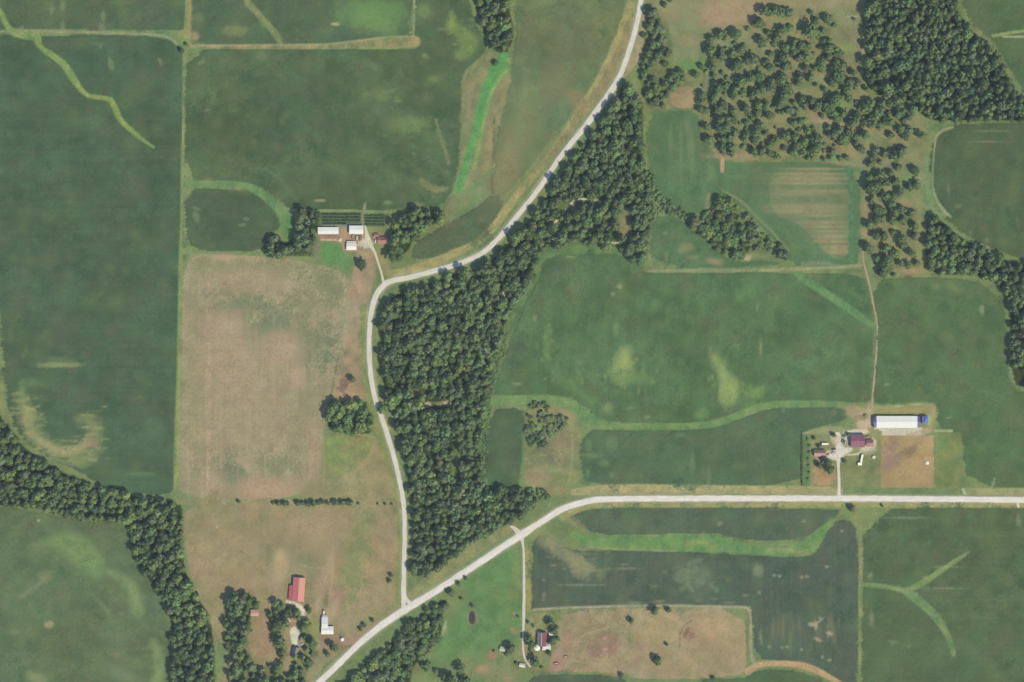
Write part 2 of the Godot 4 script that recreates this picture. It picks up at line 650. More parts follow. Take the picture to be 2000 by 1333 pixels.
# ridge runs along the local x axis; long = size along the ridge, wide = across it
func gable(o: Node3D, at: Vector3, long: float, wide: float, eave: float, ridge: float, wall: Material, near_roof: Material, far_roof: Material, seed_ := 1, over := 0.5) -> void:
	var v := PackedVector3Array()
	var x := long / 2.0
	var z := wide / 2.0
	var A := [Vector3(-x, 0, -z), Vector3(x, 0, -z), Vector3(x, 0, z), Vector3(-x, 0, z)]
	var B := []
	for p: Vector3 in A: B.append(Vector3(p.x, eave, p.z))
	for i in 4: quad(v, A[i], A[(i + 1) % 4], B[(i + 1) % 4], B[i])
	var r0 := Vector3(-x, ridge, 0)
	var r1 := Vector3(x, ridge, 0)
	for q in [B[3], B[0], r0, B[1], B[2], r1]: v.append(q)
	part(o, "wall", mesh_of(v, PackedColorArray()), wall, at)
	var slope := (ridge - eave) / z
	var e := eave - slope * over + 0.12
	var xo := x + over
	part(o, "roof", roof_mesh(Vector3(-xo, ridge + 0.12, 0), Vector3(xo, ridge + 0.12, 0), Vector3(xo, e, z + over), Vector3(-xo, e, z + over), 0.1, seed_), near_roof, at)
	part(o, "roof", roof_mesh(Vector3(xo, ridge + 0.12, 0), Vector3(-xo, ridge + 0.12, 0), Vector3(-xo, e, -z - over), Vector3(xo, e, -z - over), 0.1, seed_ + 7), far_roof, at)  # most callers pass a darker copy here: slope shade painted into the roof colour
	part(o, "ridge_cap", box(xo * 2.0 + 0.1, 0.1, 0.5), near_roof, at + Vector3(0, ridge + 0.16, 0))

func doors(o: Node3D, at: Vector3, long: float, wide: float, mat: Material, n := 1, tall := 3.4, w := 3.6) -> void:
	for i in n:
		var d := part(o, "door", box(w, tall, 0.12), mat, at + Vector3((i - (n - 1) / 2.0) * w * 1.3, tall / 2.0, wide / 2.0 + 0.065))
		part(d, "handle", box(0.08, 0.5, 0.1), paint(90, 90, 90), Vector3(w * 0.35, -0.3, 0.1))

func windows(o: Node3D, at: Vector3, long: float, wide: float, n: int, y := 1.6) -> void:
	for s in [-1.0, 1.0]:
		for i in n:
			var f := part(o, "window", box(1.3, 1.5, 0.1), paint(225, 225, 220), at + Vector3((i - (n - 1) / 2.0) * long / n, y, s * (wide / 2.0 + 0.055)))
			part(f, "pane", box(1.05, 1.25, 0.04), paint(70, 80, 88, 0.15), Vector3(0, 0, s * 0.045))

func wheels(o: Node3D, xs: Array, half: float, r: float) -> void:
	for x in xs:
		for s in [-1.0, 1.0]:
			var w := part(o, "wheel", rod(r, r, 0.28, 16), paint(60, 60, 62), Vector3(x, r, s * half), Vector3(PI / 2, 0, 0))
			part(w, "rim", rod(r * 0.5, r * 0.5, 0.3, 12), paint(190, 190, 188), Vector3.ZERO)

func car(called: String, label: String, x: float, y: float, turn: float, r: float, g: float, b: float, long := 5.0, pickup := false) -> void:
	var o := thing(called, label, "pickup" if pickup else "car", px(x, y, 0.1), deg_to_rad(turn), "")
	var body := paint(r, g, b, 0.35)
	part(o, "body", box(long, 0.7, 1.9), body, Vector3(0, 0.75, 0))
	var cab := part(o, "cab", box(long * 0.42, 0.65, 1.7), body, Vector3(long * (0.08 if pickup else -0.05), 1.42, 0))
	part(cab, "windscreen", box(0.08, 0.5, 1.5), paint(60, 70, 80, 0.1), Vector3(long * 0.215, 0, 0))
	part(cab, "rear_window", box(0.08, 0.5, 1.5), paint(60, 70, 80, 0.1), Vector3(-long * 0.215, 0, 0))
	if pickup: part(o, "load_bed", box(long * 0.36, 0.1, 1.6), paint(70, 72, 75), Vector3(-long * 0.3, 1.12, 0))
	for s in [-1.0, 1.0]: part(o, "headlight", box(0.06, 0.2, 0.35), paint(235, 235, 225, 0.2), Vector3(long * 0.5 + 0.02, 0.85, s * 0.65))
	wheels(o, [-long * 0.3, long * 0.32], 0.85, 0.36)

func trailer(called: String, label: String, x: float, y: float, turn: float, long: float, wide: float, r: float, g: float, b: float, open := false, category := "trailer") -> void:
	var o := thing(called, label, category, px(x, y, 0.1), deg_to_rad(turn))
	var m := paint(r, g, b, 0.5)
	var h := 1.2 if open else 2.4
	if open:
		part(o, "bed", box(long, 0.2, wide), m, Vector3(0, 0.8, 0))
		for s in [-1.0, 1.0]:
			part(o, "side_board", box(long, h, 0.1), m, Vector3(0, 0.9 + h / 2.0, s * (wide / 2.0 - 0.05)))
			part(o, "end_board", box(0.1, h, wide - 0.22), m, Vector3(s * (long / 2.0 - 0.05), 0.9 + h / 2.0, 0))
	else:
		part(o, "body", box(long, h, wide), m, Vector3(0, 0.6 + h / 2.0, 0))
		part(o, "roof", box(long - 0.3, 0.12, wide - 0.3), paint(minf(r + 15, 245), minf(g + 15, 245), minf(b + 12, 240), 0.5), Vector3(0, 0.66 + h, 0))
		part(o, "door", box(0.08, h * 0.8, wide * 0.7), paint(150, 150, 150), Vector3(-long / 2.0 - 0.05, 0.6 + h * 0.45, 0))
	part(o, "drawbar", box(1.8, 0.15, 0.2), paint(80, 80, 80), Vector3(long / 2.0 + 0.9, 0.55, 0))
	wheels(o, [-long * 0.2, 0.0] if long > 6 else [-long * 0.1], wide / 2.0 - 0.2, 0.4)

func bin_(called: String, label: String, x: float, y: float, r: float, h: float, cone: float, wall: Material, roof: Material, category := "grain bin") -> void:
	var o := thing(called, label, category, px(x, y))
	part(o, "wall", rod(r, r, h, 28), wall, Vector3(0, h / 2.0, 0))
	for i in 3: part(o, "hoop", rod(r + 0.05, r + 0.05, 0.12, 28), wall, Vector3(0, h * (i + 1) / 4.0, 0))
	part(o, "roof", rod(r + 0.2, 0.35, cone, 28), roof, Vector3(0, h + cone / 2.0, 0))
	part(o, "lid", rod(0.4, 0.4, 0.3, 12), roof, Vector3(0, h + cone + 0.15, 0))
	part(o, "door", box(0.9, 1.9, 0.15), paint(140, 140, 140), Vector3(0, 1.0, r + 0.03))

# ---------------------------------------------------------------- the place

func _ready() -> void:
	rng.seed = 77
	var cam := Camera3D.new()
	cam.name = "camera"
	cam.position = Vector3(0, CAM_H, 0)
	cam.rotation_degrees = Vector3(-90, 0, 0)
	cam.fov = rad_to_deg(2.0 * atan(CY * U / CAM_H))
	cam.near = 10.0
	cam.far = 40000.0
	add_child(cam)
	cam.current = true
	var we := WorldEnvironment.new()
	we.name = "sky"
	var env := Environment.new()
	var sky := Sky.new()
	var sm := ProceduralSkyMaterial.new()
	sm.sky_top_color = Color(0.40, 0.51, 0.68)
	sm.sky_horizon_color = Color(0.70, 0.75, 0.79)
	sm.ground_horizon_color = Color(0.50, 0.52, 0.48)
	sm.ground_bottom_color = Color(0.22, 0.25, 0.20)
	sm.sky_energy_multiplier = 1.15
	sky.sky_material = sm
	env.background_mode = Environment.BG_SKY
	env.sky = sky
	env.tonemap_mode = Environment.TONE_MAPPER_LINEAR
	env.tonemap_exposure = 1.4
	env.sdfgi_enabled = true
	env.ssao_enabled = true
	env.ssil_enabled = true
	env.fog_enabled = true
	env.fog_density = 0.000016
	env.fog_light_color = Color(0.88, 0.95, 1.0)
	we.environment = env
	add_child(we)
	var sun := DirectionalLight3D.new()
	sun.name = "sun"
	sun.light_energy = 1.45
	sun.light_color = Color(1.0, 0.96, 0.86)
	sun.light_angular_distance = 0.5
	sun.shadow_enabled = true
	sun.look_at_from_position(Vector3(0.62, 1.0, 0.55), Vector3.ZERO)
	add_child(sun)

	survey()
	build_lots()
	roads()
	plant_kinds()
	woods()
	single_trees()
	grove()
	grove_scrub()
	farm_north_west()
	farm_south_west()
	farm_south()
	farm_east()

func survey() -> void:
	nA = noise_field(1, 75.0, 3)
	nB = noise_field(2, 17.0, 3)
	nC = noise_field(3, 3.2, 2)
	nD = noise_field(4, 120.0, 4)
	nE = noise_field(9, 6.5, 2)
	grain.resize(GW * GH)
	for k in GW * GH: grain[k] = rng.randf_range(-1.0, 1.0)
	sH = noise_line(5, GH, 5.0)
	sV = noise_line(6, GW, 5.0)
	for a in [cr, cg, cb, hh, scratch]: a.resize(GW * GH)
	idm.resize(GW * GH)
	var verge_c := C(120, 138, 98)
	lot("ground", "rough green and straw coloured grass of verges, banks and field edges", "grass")
	land([-110, -110, 2110, -110, 2110, 1450, -110, 1450], verge_c, {"round": 0, "rag": 0, "a": 0.06, "b": 0.08, "c": 0.08, "hue": 0.12, "h": 0.03, "hn": 0.03})

	# --- crop fields
	var soy := {"h": 0.7, "hn": 0.16, "a": 0.06, "b": 0.05, "c": 0.06, "hue": 0.06, "rag": 4.0}
	var L := func(label: String, o := {}) -> Dictionary:
		var d: Dictionary = soy.duplicate()
		d.merge(o, true)
		d["id"] = lot("crop_field", label, "field")
		return d
	var crops := []
	land([-110, 70, 20, 68, 75, 72, 200, 68, 330, 74, 350, 96, 358, 112, 356, 340, 354, 480, 350, 600, 348, 800, 344, 900, 341, 950, 335, 964, 300, 968, 250, 962, 200, 948, 150, 920, 100, 898, 60, 872, 36, 850, 20, 815, 9, 740, 4, 640, -2, 600, -110, 600], C(85, 106, 84), L.call("broad dark green crop field with a pale C-shaped patch and winding grass strip", {"sh": 0.03}))
	crops.append([lots.size() - 1, -100, 68, 358, 968, C(85, 106, 84)])
	land([-110, -110, 365, -110, 364, 60, 340, 60, 300, 58, 200, 59, 100, 56, -110, 58], C(92, 110, 86), L.call("narrow green crop field above the thin path on the dark field's top edge", {"hue": 0.08}))
	crops.append([lots.size() - 1, -100, -100, 365, 60, C(92, 110, 86)])
	land([373, -110, 806, -110, 806, 70, 760, 76, 700, 82, 640, 86, 540, 86, 470, 87, 385, 87, 374, 70], C(91, 111, 87), L.call("green crop field with a vivid light green corner by the narrow grass lane", {"hue": 0.08}))
	crops.append([lots.size() - 1, 373, -100, 806, 87, C(91, 111, 87)])
	land([811, -110, 900, -110, 918, 20, 940, 66, 954, 96, 925, 122, 903, 142, 899, 200, 900, 280, 894, 340, 882, 375, 868, 404, 760, 411, 640, 409, 570, 408, 556, 402, 536, 382, 500, 360, 440, 353, 362, 353, 362, 200, 366, 98, 500, 97, 620, 98, 720, 98, 811, 95], C(89, 109, 83), L.call("large mottled green crop field behind the white sheds and their sapling rows", {"a": 0.09, "b": 0.06, "hue": 0.09}))
	crops.append([lots.size() - 1, 362, -100, 954, 411, C(89, 109, 83)])
	land([362, 369, 440, 370, 488, 374, 515, 392, 540, 418, 548, 445, 520, 462, 513, 490, 440, 491, 396, 491, 376, 482, 361, 462], C(86, 105, 82), L.call("small dark crop field with rounded corner inside the curving grass strip"))
	crops.append([lots.size() - 1, 361, 369, 548, 491, C(86, 105, 82)])
	land([1008, -110, 1238, -110, 1224, 0, 1212, 50, 1190, 110, 1160, 165, 1100, 245, 1040, 320, 990, 385, 962, 392, 962, 340, 972, 262, 985, 210, 1002, 130, 1008, 70], C(109, 125, 92), L.call("olive brown thin crop field between the creek and the curving gravel road", {"a": 0.11, "b": 0.07, "hue": 0.13}))
	crops.append([lots.size() - 1, 962, -100, 1238, 392, C(109, 125, 92)])
	land([806, 508, 804, 488, 818, 470, 870, 441, 930, 408, 966, 376, 986, 398, 985, 428, 945, 466, 900, 486, 850, 503], C(95, 110, 86), L.call("dark wedge shaped crop field inside the bend of the gravel road"))
	crops.append([lots.size() - 1, 804, 376, 986, 508, C(95, 110, 86)])
	land([1055, 506, 1120, 494, 1225, 497, 1243, 530, 1270, 535, 1400, 534, 1550, 534, 1688, 536, 1698, 570, 1708, 640, 1702, 780, 1690, 788, 1640, 785, 1580, 784, 1500, 786, 1450, 804, 1400, 822, 1330, 828, 1200, 828, 1160, 812, 1140, 792, 1110, 778, 1060, 773, 1000, 773, 968, 776, 968, 750, 990, 690, 1002, 640, 1022, 590, 1045, 548], C(93, 119, 87), L.call("wide green crop field with yellow patches between the wood and the farm track", {"a": 0.10, "b": 0.07, "hue": 0.07, "sv": 0.012}))
	crops.append([lots.size() - 1, 968, 494, 1708, 828, C(93, 119, 87)])
	land([1703, 546, 1800, 543, 1900, 546, 1940, 570, 1964, 602, 1968, 700, 1974, 752, 2000, 772, 2110, 772, 2110, 954, 1888, 954, 1882, 852, 1862, 842, 1834, 838, 1831, 788, 1800, 784, 1710, 792, 1707, 780, 1716, 650], C(93, 117, 85), L.call("green crop field wrapped round the long white barn's east end", {"a": 0.06}))
	crops.append([lots.size() - 1, 1703, 543, 2100, 954, C(93, 117, 85)])
	land([1138, 842, 1200, 840, 1330, 841, 1400, 836, 1450, 818, 1500, 799, 1560, 796, 1640, 797, 1658, 806, 1652, 822, 1610, 832, 1568, 843, 1564, 900, 1562, 948, 1340, 951, 1145, 950, 1134, 910], C(91, 113, 88), L.call("green crop field between the long curved grass strip and the white road"))
	crops.append([lots.size() - 1, 1134, 796, 1658, 951, C(91, 113, 88)])
	land([958, 800, 1022, 797, 1028, 830, 1022, 900, 1018, 940, 1010, 953, 946, 953, 951, 870], C(89, 109, 86), L.call("narrow dark crop field between the big wood and the scrubby corner"))
	crops.append([lots.size() - 1, 946, 797, 1028, 953, C(89, 109, 86)])
	land([1263, 226, 1300, 217, 1365, 218, 1376, 262, 1392, 305, 1420, 318, 1500, 318, 1600, 316, 1680, 326, 1684, 515, 1640, 522, 1560, 522, 1535, 505, 1500, 455, 1460, 415, 1420, 382, 1398, 374, 1385, 415, 1345, 420, 1310, 398, 1282, 370, 1268, 335], C(95, 123, 91), L.call("green hay field with tan mown stripes below the open tree grove", {"h": 0.3, "a": 0.06, "b": 0.06}))
	crops.append([lots.size() - 1, 1263, 217, 1684, 522, C(95, 123, 91)])
	land([1272, 428, 1300, 420, 1338, 432, 1370, 464, 1400, 494, 1436, 512, 1500, 508, 1540, 520, 1270, 526], C(95, 122, 90), L.call("small triangular hay field at the foot of the tree thicket", {"h": 0.3, "b": 0.07}))
	crops.append([lots.size() - 1, 1270, 420, 1540, 526, C(95, 122, 90)])
	land([1872, -110, 2110, -110, 2110, 196, 2004, 192, 1984, 150, 1955, 100, 1918, 64, 1880, 20], C(93, 115, 84), L.call("green crop field at the dense wood's upper east side", {"a": 0.07}))
	crops.append([lots.size() - 1, 1872, -100, 2100, 196, C(93, 115, 84)])
	land([1832, 258, 1858, 246, 1900, 242, 2000, 240, 2110, 240, 2110, 512, 2000, 508, 1940, 486, 1880, 456, 1846, 425, 1826, 380, 1818, 320, 1820, 280], C(89, 107, 82), L.call("rounded dark crop field ringed by a thin pale headland track", {"a": 0.04}))
	crops.append([lots.size() - 1, 1818, 240, 2100, 512, C(89, 107, 82)])
	land([1112, 1002, 1180, 993, 1400, 993, 1640, 995, 1640, 1006, 1600, 1042, 1560, 1052, 1500, 1060, 1440, 1052, 1400, 1042, 1330, 1043, 1250, 1046, 1180, 1046, 1140, 1034, 1118, 1018], C(93, 111, 91), L.call("thin grey green crop field just below the white road"))
	crops.append([lots.size() - 1, 1112, 993, 1640, 1060, C(93, 111, 91)])
	land([1040, 1062, 1052, 1046, 1075, 1050, 1110, 1074, 1150, 1078, 1320, 1078, 1460, 1086, 1578, 1091, 1600, 1075, 1618, 1032, 1645, 1014, 1668, 1022, 1677, 1060, 1678, 1200, 1674, 1330, 1680, 1450, 1650, 1336, 1590, 1300, 1530, 1290, 1475, 1290, 1470, 1192, 1460, 1183, 1260, 1181, 1095, 1187, 1045, 1194, 1038, 1188], C(90, 105, 91), L.call("dark slate green crop field with bare blotches above the tan pasture", {"a": 0.05, "sv": 0.03}))
	crops.append([lots.size() - 1, 1038, 1014, 1680, 1434, C(90, 105, 91)])
	land([1688, 996, 1900, 992, 2110, 992, 2110, 1450, 1683, 1450, 1685, 1200], C(92, 111, 84), L.call("dull green crop field crossed by a forked grass strip", {"sh": 0.025}))
	crops.append([lots.size() - 1, 1683, 992, 2100, 1434, C(92, 111, 84)])
	land([-110, 988, 20, 992, 100, 1008, 150, 1016, 215, 1022, 252, 1026, 258, 1060, 272, 1100, 310, 1165, 334, 1235, 336, 1330, 336, 1450, -110, 1450], C(102, 120, 92), L.call("pale green crop field with yellowish bands below the winding wood", {"a": 0.08, "b": 0.05, "hue": 0.08}))
	crops.append([lots.size() - 1, -100, 988, 336, 1434, C(102, 120, 92)])
	land([1032, 1334, 1044, 1319, 1205, 1319, 1230, 1336, 1232, 1450, 1020, 1450], C(89, 107, 87), L.call("dark crop field corner beneath the pasture and the south farmstead"))
	crops.append([lots.size() - 1, 1020, 1319, 1232, 1434, C(89, 107, 87)])
	land([1350, 1328, 1462, 1326, 1480, 1310, 1530, 1308, 1580, 1318, 1620, 1340, 1660, 1450, 1330, 1450], C(91, 113, 84), L.call("green crop field corner under the orange sandy track"))
	crops.append([lots.size() - 1, 1330, 1308, 1660, 1434, C(91, 113, 84)])
	# --- pastures and hay
	var tan_f := lot("hay_field", "large straw coloured mown hay field with faint crossing swaths", "field")
	land([352, 497, 440, 498, 520, 502, 600, 512, 640, 522, 683, 541, 686, 580, 678, 650, 664, 730, 648, 790, 636, 820, 628, 860, 628, 905, 606, 936, 570, 978, 352, 978, 347, 900, 350, 700], C(156, 149, 121), {"id": tan_f, "h": 0.12, "hn": 0.07, "a": 0.05, "b": 0.06, "c": 0.07, "hue": 0.06, "sh": 0.018, "sv": 0.03})
	var low_f := lot("pasture_field", "worn brownish pasture with livestock trails north of the red roofed barn", "pasture")
	land([358, 984, 470, 986, 690, 988, 782, 988, 786, 1100, 784, 1186, 760, 1208, 650, 1285, 606, 1330, 590, 1450, 424, 1450, 426, 1333, 416, 1230, 376, 1145, 360, 1060], C(149, 142, 112), {"id": low_f, "h": 0.05, "hn": 0.05, "a": 0.07, "b": 0.06, "c": 0.05, "hue": 0.12, "sv": 0.02})
	var slope := lot("pasture_field", "olive pasture beside the gravel road and the rounded green hollow", "pasture")
	land([570, 978, 606, 936, 628, 900, 640, 850, 740, 850, 752, 880, 772, 940, 782, 980], C(146, 142, 108), {"id": slope, "h": 0.06, "hn": 0.05, "hue": 0.10, "b": 0.07})
	land([628, 850, 735, 852, 728, 872, 706, 896, 690, 916, 660, 930, 636, 934, 622, 924, 622, 890], C(128, 141, 95), {"b": 0.12, "hue": 0.12, "round": 3})
	strip([638, 850, 5, 632, 890, 5, 626, 926, 6, 650, 934, 5, 690, 918, 4, 720, 882, 4], C(118, 130, 90), {"str": 0.5})
	strip([617, 862, 3, 619, 890, 5, 618, 918, 6], C(165, 162, 122), {"str": 0.8})
	blob(655, 880, 14, 22, 20, C(116, 146, 95), 0.5)
	blob(690, 868, 22, 10, -20, C(150, 138, 105), 0.7)
	var lane_f := lot("pasture_field", "bare pinkish cattle lane running south from the white sheds", "pasture")
	land([692, 488, 735, 486, 736, 520, 728, 548, 720, 580, 714, 640, 708, 720, 712, 768, 700, 784, 650, 784, 658, 740, 668, 690, 680, 620, 686, 560], C(160, 144, 117), {"id": lane_f, "h": 0.04, "hn": 0.04, "hue": 0.12, "b": 0.09})
	var creek_f := lot("creek_meadow_field", "brownish creek meadow beside the vivid green grass ribbon", "meadow")
	land([904, 142, 928, 122, 957, 98, 975, 108, 995, 112, 1005, 85, 1003, 130, 986, 210, 972, 262, 963, 330, 962, 378, 930, 406, 880, 432, 850, 436, 868, 406, 884, 376, 897, 340, 902, 280, 901, 200], C(136, 138, 104), {"id": creek_f, "h": 0.1, "hn": 0.1, "hue": 0.16, "b": 0.09})
	land([880, 420, 905, 370, 935, 340, 962, 320, 960, 385, 925, 408, 880, 434, 845, 440], C(114, 137, 97), {"str": 0.8, "b": 0.08})
	var grove_f := lot("pasture_field", "olive and tan grazing land under the open grove of trees", "pasture")
	land([1262, -110, 1690, -110, 1688, 90, 1684, 160, 1700, 196, 1760, 206, 1795, 226, 1810, 250, 1806, 380, 1802, 470, 1806, 538, 1715, 540, 1690, 532, 1687, 340, 1680, 322, 1600, 313, 1400, 316, 1372, 262, 1362, 214, 1300, 214, 1262, 222, 1250, 160, 1255, 60], C(131, 138, 103), {"id": grove_f, "h": 0.06, "hn": 0.06, "hue": 0.12, "b": 0.10, "a": 0.06})
	var south_f := lot("pasture_field", "bare tan pasture with reddish worn patches, framed by a pale lane", "pasture")
	land([1096, 1193, 1260, 1188, 1455, 1190, 1458, 1290, 1456, 1318, 1400, 1324, 1340, 1328, 1240, 1328, 1205, 1314, 1082, 1314, 1078, 1290, 1092, 1240], C(156, 147, 118), {"id": south_f, "h": 0.05, "hn": 0.05, "hue": 0.12, "b": 0.07})
	var meadow := lot("lawn", "lush green meadow with a small pond beside the south farmstead drive", "meadow")
	land([1018, 1062, 1018, 1180, 1016, 1240, 1000, 1290, 985, 1333, 985, 1450, 780, 1450, 800, 1330, 840, 1290, 856, 1250, 858, 1200, 885, 1150, 920, 1118], C(106, 138, 93), {"id": meadow, "h": 0.08, "hn": 0.08, "hue": 0.14, "b": 0.07, "a": 0.05})
	land([985, 1180, 1016, 1180, 1016, 1070, 1004, 1085, 1000, 1140], C(128, 140, 96), {"str": 0.7})
	blob(935, 1310, 60, 30, 10, C(140, 142, 106), 0.7)
	blob(985, 1300, 40, 40, 0, C(142, 142, 106), 0.7)
	blob(840, 1325, 40, 14, -5, C(138, 146, 104), 0.8)
	blob(880, 1175, 28, 38, 30, C(132, 142, 98), 0.75)
	blob(922, 1207, 11, 19, 0, C(140, 136, 112), 0.8, 0.3, 0.6)
	blob(868, 1228, 6, 14, 10, C(172, 176, 138), 0.8)
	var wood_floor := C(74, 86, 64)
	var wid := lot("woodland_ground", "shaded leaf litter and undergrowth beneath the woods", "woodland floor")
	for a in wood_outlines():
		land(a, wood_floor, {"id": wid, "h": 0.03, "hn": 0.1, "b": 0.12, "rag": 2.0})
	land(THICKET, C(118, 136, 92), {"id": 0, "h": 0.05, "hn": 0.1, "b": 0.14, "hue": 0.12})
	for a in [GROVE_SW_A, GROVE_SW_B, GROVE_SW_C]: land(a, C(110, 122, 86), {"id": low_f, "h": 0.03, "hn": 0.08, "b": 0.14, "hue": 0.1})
	# clearings inside the big wood
	land([1070, 400, 1110, 388, 1160, 386, 1232, 396, 1236, 470, 1228, 486, 1120, 486, 1066, 480, 1058, 440], C(98, 120, 84), {"b": 0.12, "hue": 0.15})
	blob(1220, 440, 12, 30, 0, C(150, 140, 108), 0.8)
	blob(1118, 412, 14, 9, -40, C(158, 136, 112), 0.7)
	blob(1130, 460, 14, 10, -30, C(150, 138, 104), 0.7)
	strip([1078, 443, 4, 1086, 433, 5, 1096, 422, 5, 1103, 412, 3, 1113, 401, 5, 1126, 391, 5, 1140, 389, 5, 1150, 390, 3], C(200, 196, 165), {"soft": 2, "rag": 0.6})
	strip([1160, 391, 4, 1172, 394, 5], C(205, 200, 172), {"rag": 0.5})
	strip([1192, 474, 4, 1212, 476, 4], C(195, 192, 160), {"rag": 0.5})
	strip([1138, 444, 3, 1150, 441, 4, 1160, 448, 3], C(178, 170, 130), {"rag": 0.5})
	blob(1227, 409, 5, 3, 20, C(190, 188, 165), 0.8)
	blob(980, 578, 8, 5, -45, C(190, 186, 168), 0.9, 0.3)
	blob(990, 570, 5, 3, -45, C(180, 178, 160), 0.8, 0.3)
	blob(890, 905, 8, 55, 8, C(120, 138, 90), 0.9, 0.4)
	blob(870, 790, 26, 4, 5, C(158, 156, 118), 0.8, 0.3)
	blob(815, 768, 10, 7, 0, C(165, 158, 120), 0.9, 0.3)
	blob(835, 791, 7, 5, 0, C(200, 196, 168), 0.9, 0.3)
	blob(872, 787, 8, 5, 10, C(190, 184, 150), 0.9, 0.3)
	blob(880, 797, 9, 3, 40, C(178, 172, 135), 0.8, 0.3)
	blob(909, 762, 5, 8, 0, C(176, 168, 132), 0.9, 0.3)
	blob(756, 828, 8, 14, -30, C(176, 164, 134), 0.8, 0.3)
	land([1258, 20, 1300, 20, 1318, 120, 1300, 200, 1265, 215, 1250, 170, 1255, 100], C(104, 120, 84), {"str": 0.7, "b": 0.12})
	land([985, 660, 1002, 640, 990, 690, 968, 750, 960, 800, 951, 870, 946, 953, 934, 953, 940, 870, 945, 800, 955, 730, 968, 690], C(104, 134, 92), {"b": 0.08, "id": 0})

	strip([1262, 500, 12, 1240, 532, 10, 1225, 494, 16, 1120, 488, 22, 1058, 502, 20, 1046, 540, 18, 1020, 585, 20, 990, 660, 18, 966, 730, 16, 950, 800, 16, 942, 880, 16, 940, 955, 14], C(104, 132, 92), {"rag": 2.5, "id": 0, "h": 0.1, "hn": 0.1, "b": 0.1})
	# --- verges: straw strips along the roads
	var straw := C(155, 153, 108)
	strip([1232, 10, 16, 1214, 60, 14, 1194, 108, 14, 1160, 172, 13, 1110, 248, 13, 1060, 322, 13, 1020, 368, 14, 990, 408, 16, 960, 448, 16, 930, 474, 15, 890, 494, 15, 850, 512, 18, 800, 528, 16, 760, 534, 12], straw, {"rag": 2.5, "id": 0, "h": 0.05})
	strip([1234, 40, 14, 1210, 105, 20, 1175, 172, 20, 1120, 245, 16, 1075, 308, 12], C(142, 138, 104), {"rag": 2, "id": 0, "h": 0.04})
	strip([1262, 20, 10, 1252, 70, 14, 1242, 110, 18, 1222, 140, 16], C(158, 150, 118), {"rag": 2, "id": 0, "h": 0.04})
	strip([1120, 962, 14, 1200, 956, 20, 1400, 957, 18, 1600, 958, 16, 1640, 960, 16], C(160, 158, 118), {"rag": 2, "id": 0, "h": 0.05})
	strip([1890, 960, 14, 2000, 962, 14, 2110, 963, 14], C(150, 156, 116), {"rag": 2, "id": 0, "h": 0.05})
	strip([1100, 1010, 16, 1160, 988, 12, 1300, 986, 13, 1500, 986, 13, 1800, 986, 13, 2110, 988, 13], C(150, 152, 108), {"rag": 2, "id": 0, "h": 0.05})
	strip([742, 590, 8, 735, 650, 8, 733, 700, 8, 742, 770, 8, 758, 830, 8], C(128, 140, 96), {"rag": 2, "id": 0, "h": 0.05})
	strip([710, 600, 12, 708, 680, 10, 712, 740, 10, 724, 800, 12, 745, 870, 12, 766, 930, 12, 778, 990, 12, 780, 1060, 10, 779, 1130, 12, 778, 1180, 12], C(134, 144, 98), {"rag": 2, "id": 0, "h": 0.05})
	strip([1028, 1075, 12, 1031, 1130, 11, 1032, 1190, 12], C(146, 148, 98), {"rag": 1.5, "id": 0, "h": 0.04})
	strip([800, 1165, 14, 850, 1128, 24, 910, 1085, 24, 960, 1055, 20, 1000, 1032, 16], C(140, 144, 104), {"rag": 3, "id": 0, "h": 0.05})
	strip([650, 1265, 16, 720, 1215, 18, 770, 1182, 12], C(138, 146, 104), {"rag": 3, "id": 0, "h": 0.05})
	var dust := C(176, 172, 146)
	strip([600, 1355, 18, 700, 1259, 18, 790, 1192, 20, 920, 1110, 19, 1017, 1046, 20, 1060, 1018, 18, 1100, 994, 18, 1150, 979, 18, 1200, 975, 17, 1400, 974, 17, 1640, 974, 17, 2000, 977, 17, 2110, 978, 17], dust, {"str": 0.6, "rag": 2.5, "soft": 4.0})
	strip([788, 1192, 14, 789, 1100, 14, 790, 1040, 14, 778, 930, 15, 745, 815, 15, 722, 712, 15, 721, 650, 15, 727, 600, 16, 762, 550, 17, 860, 526, 16, 945, 492, 16, 1010, 422, 16, 1095, 306, 16, 1192, 180, 18, 1230, 95, 16, 1252, 0, 16, 1258, -60, 16], dust, {"str": 0.6, "rag": 2.5, "soft": 4.0})
	blob(1045, 1035, 26, 12, -30, C(142, 150, 100), 0.7)
	blob(1068, 1060, 30, 14, 40, C(140, 146, 106), 0.8, 0.5)

	# general unevenness of grazed and mown land
	var warm := [C(168, 150, 124), C(140, 142, 106), C(158, 142, 118), C(132, 138, 102), C(166, 154, 124)]
	speckle(350, 985, 790, 1333, 420, 3, 22, warm, 0.5, [low_f])
	speckle(570, 840, 790, 985, 120, 3, 16, [C(132, 140, 98), C(154, 144, 112), C(140, 144, 106)], 0.5, [slope])
	speckle(640, 480, 740, 790, 120, 2, 10, [C(176, 158, 132), C(150, 136, 112), C(146, 142, 106)], 0.6, [lane_f])
	speckle(840, 90, 1010, 440, 260, 3, 16, [C(148, 140, 106), C(124, 140, 96), C(114, 134, 92), C(152, 148, 112)], 0.5, [creek_f])
	speckle(1250, -60, 1810, 540, 520, 3, 16, [C(148, 142, 106), C(118, 136, 94), C(126, 144, 98), C(156, 144, 112), C(112, 128, 90)], 0.5, [grove_f])
	speckle(1080, 1190, 1460, 1330, 260, 3, 18, [C(168, 154, 122), C(146, 140, 106), C(160, 140, 118), C(150, 146, 108)], 0.5, [south_f])
	speckle(780, 1060, 1020, 1400, 260, 3, 16, [C(98, 134, 90), C(116, 142, 94), C(128, 142, 98), C(104, 130, 92)], 0.5, [meadow])
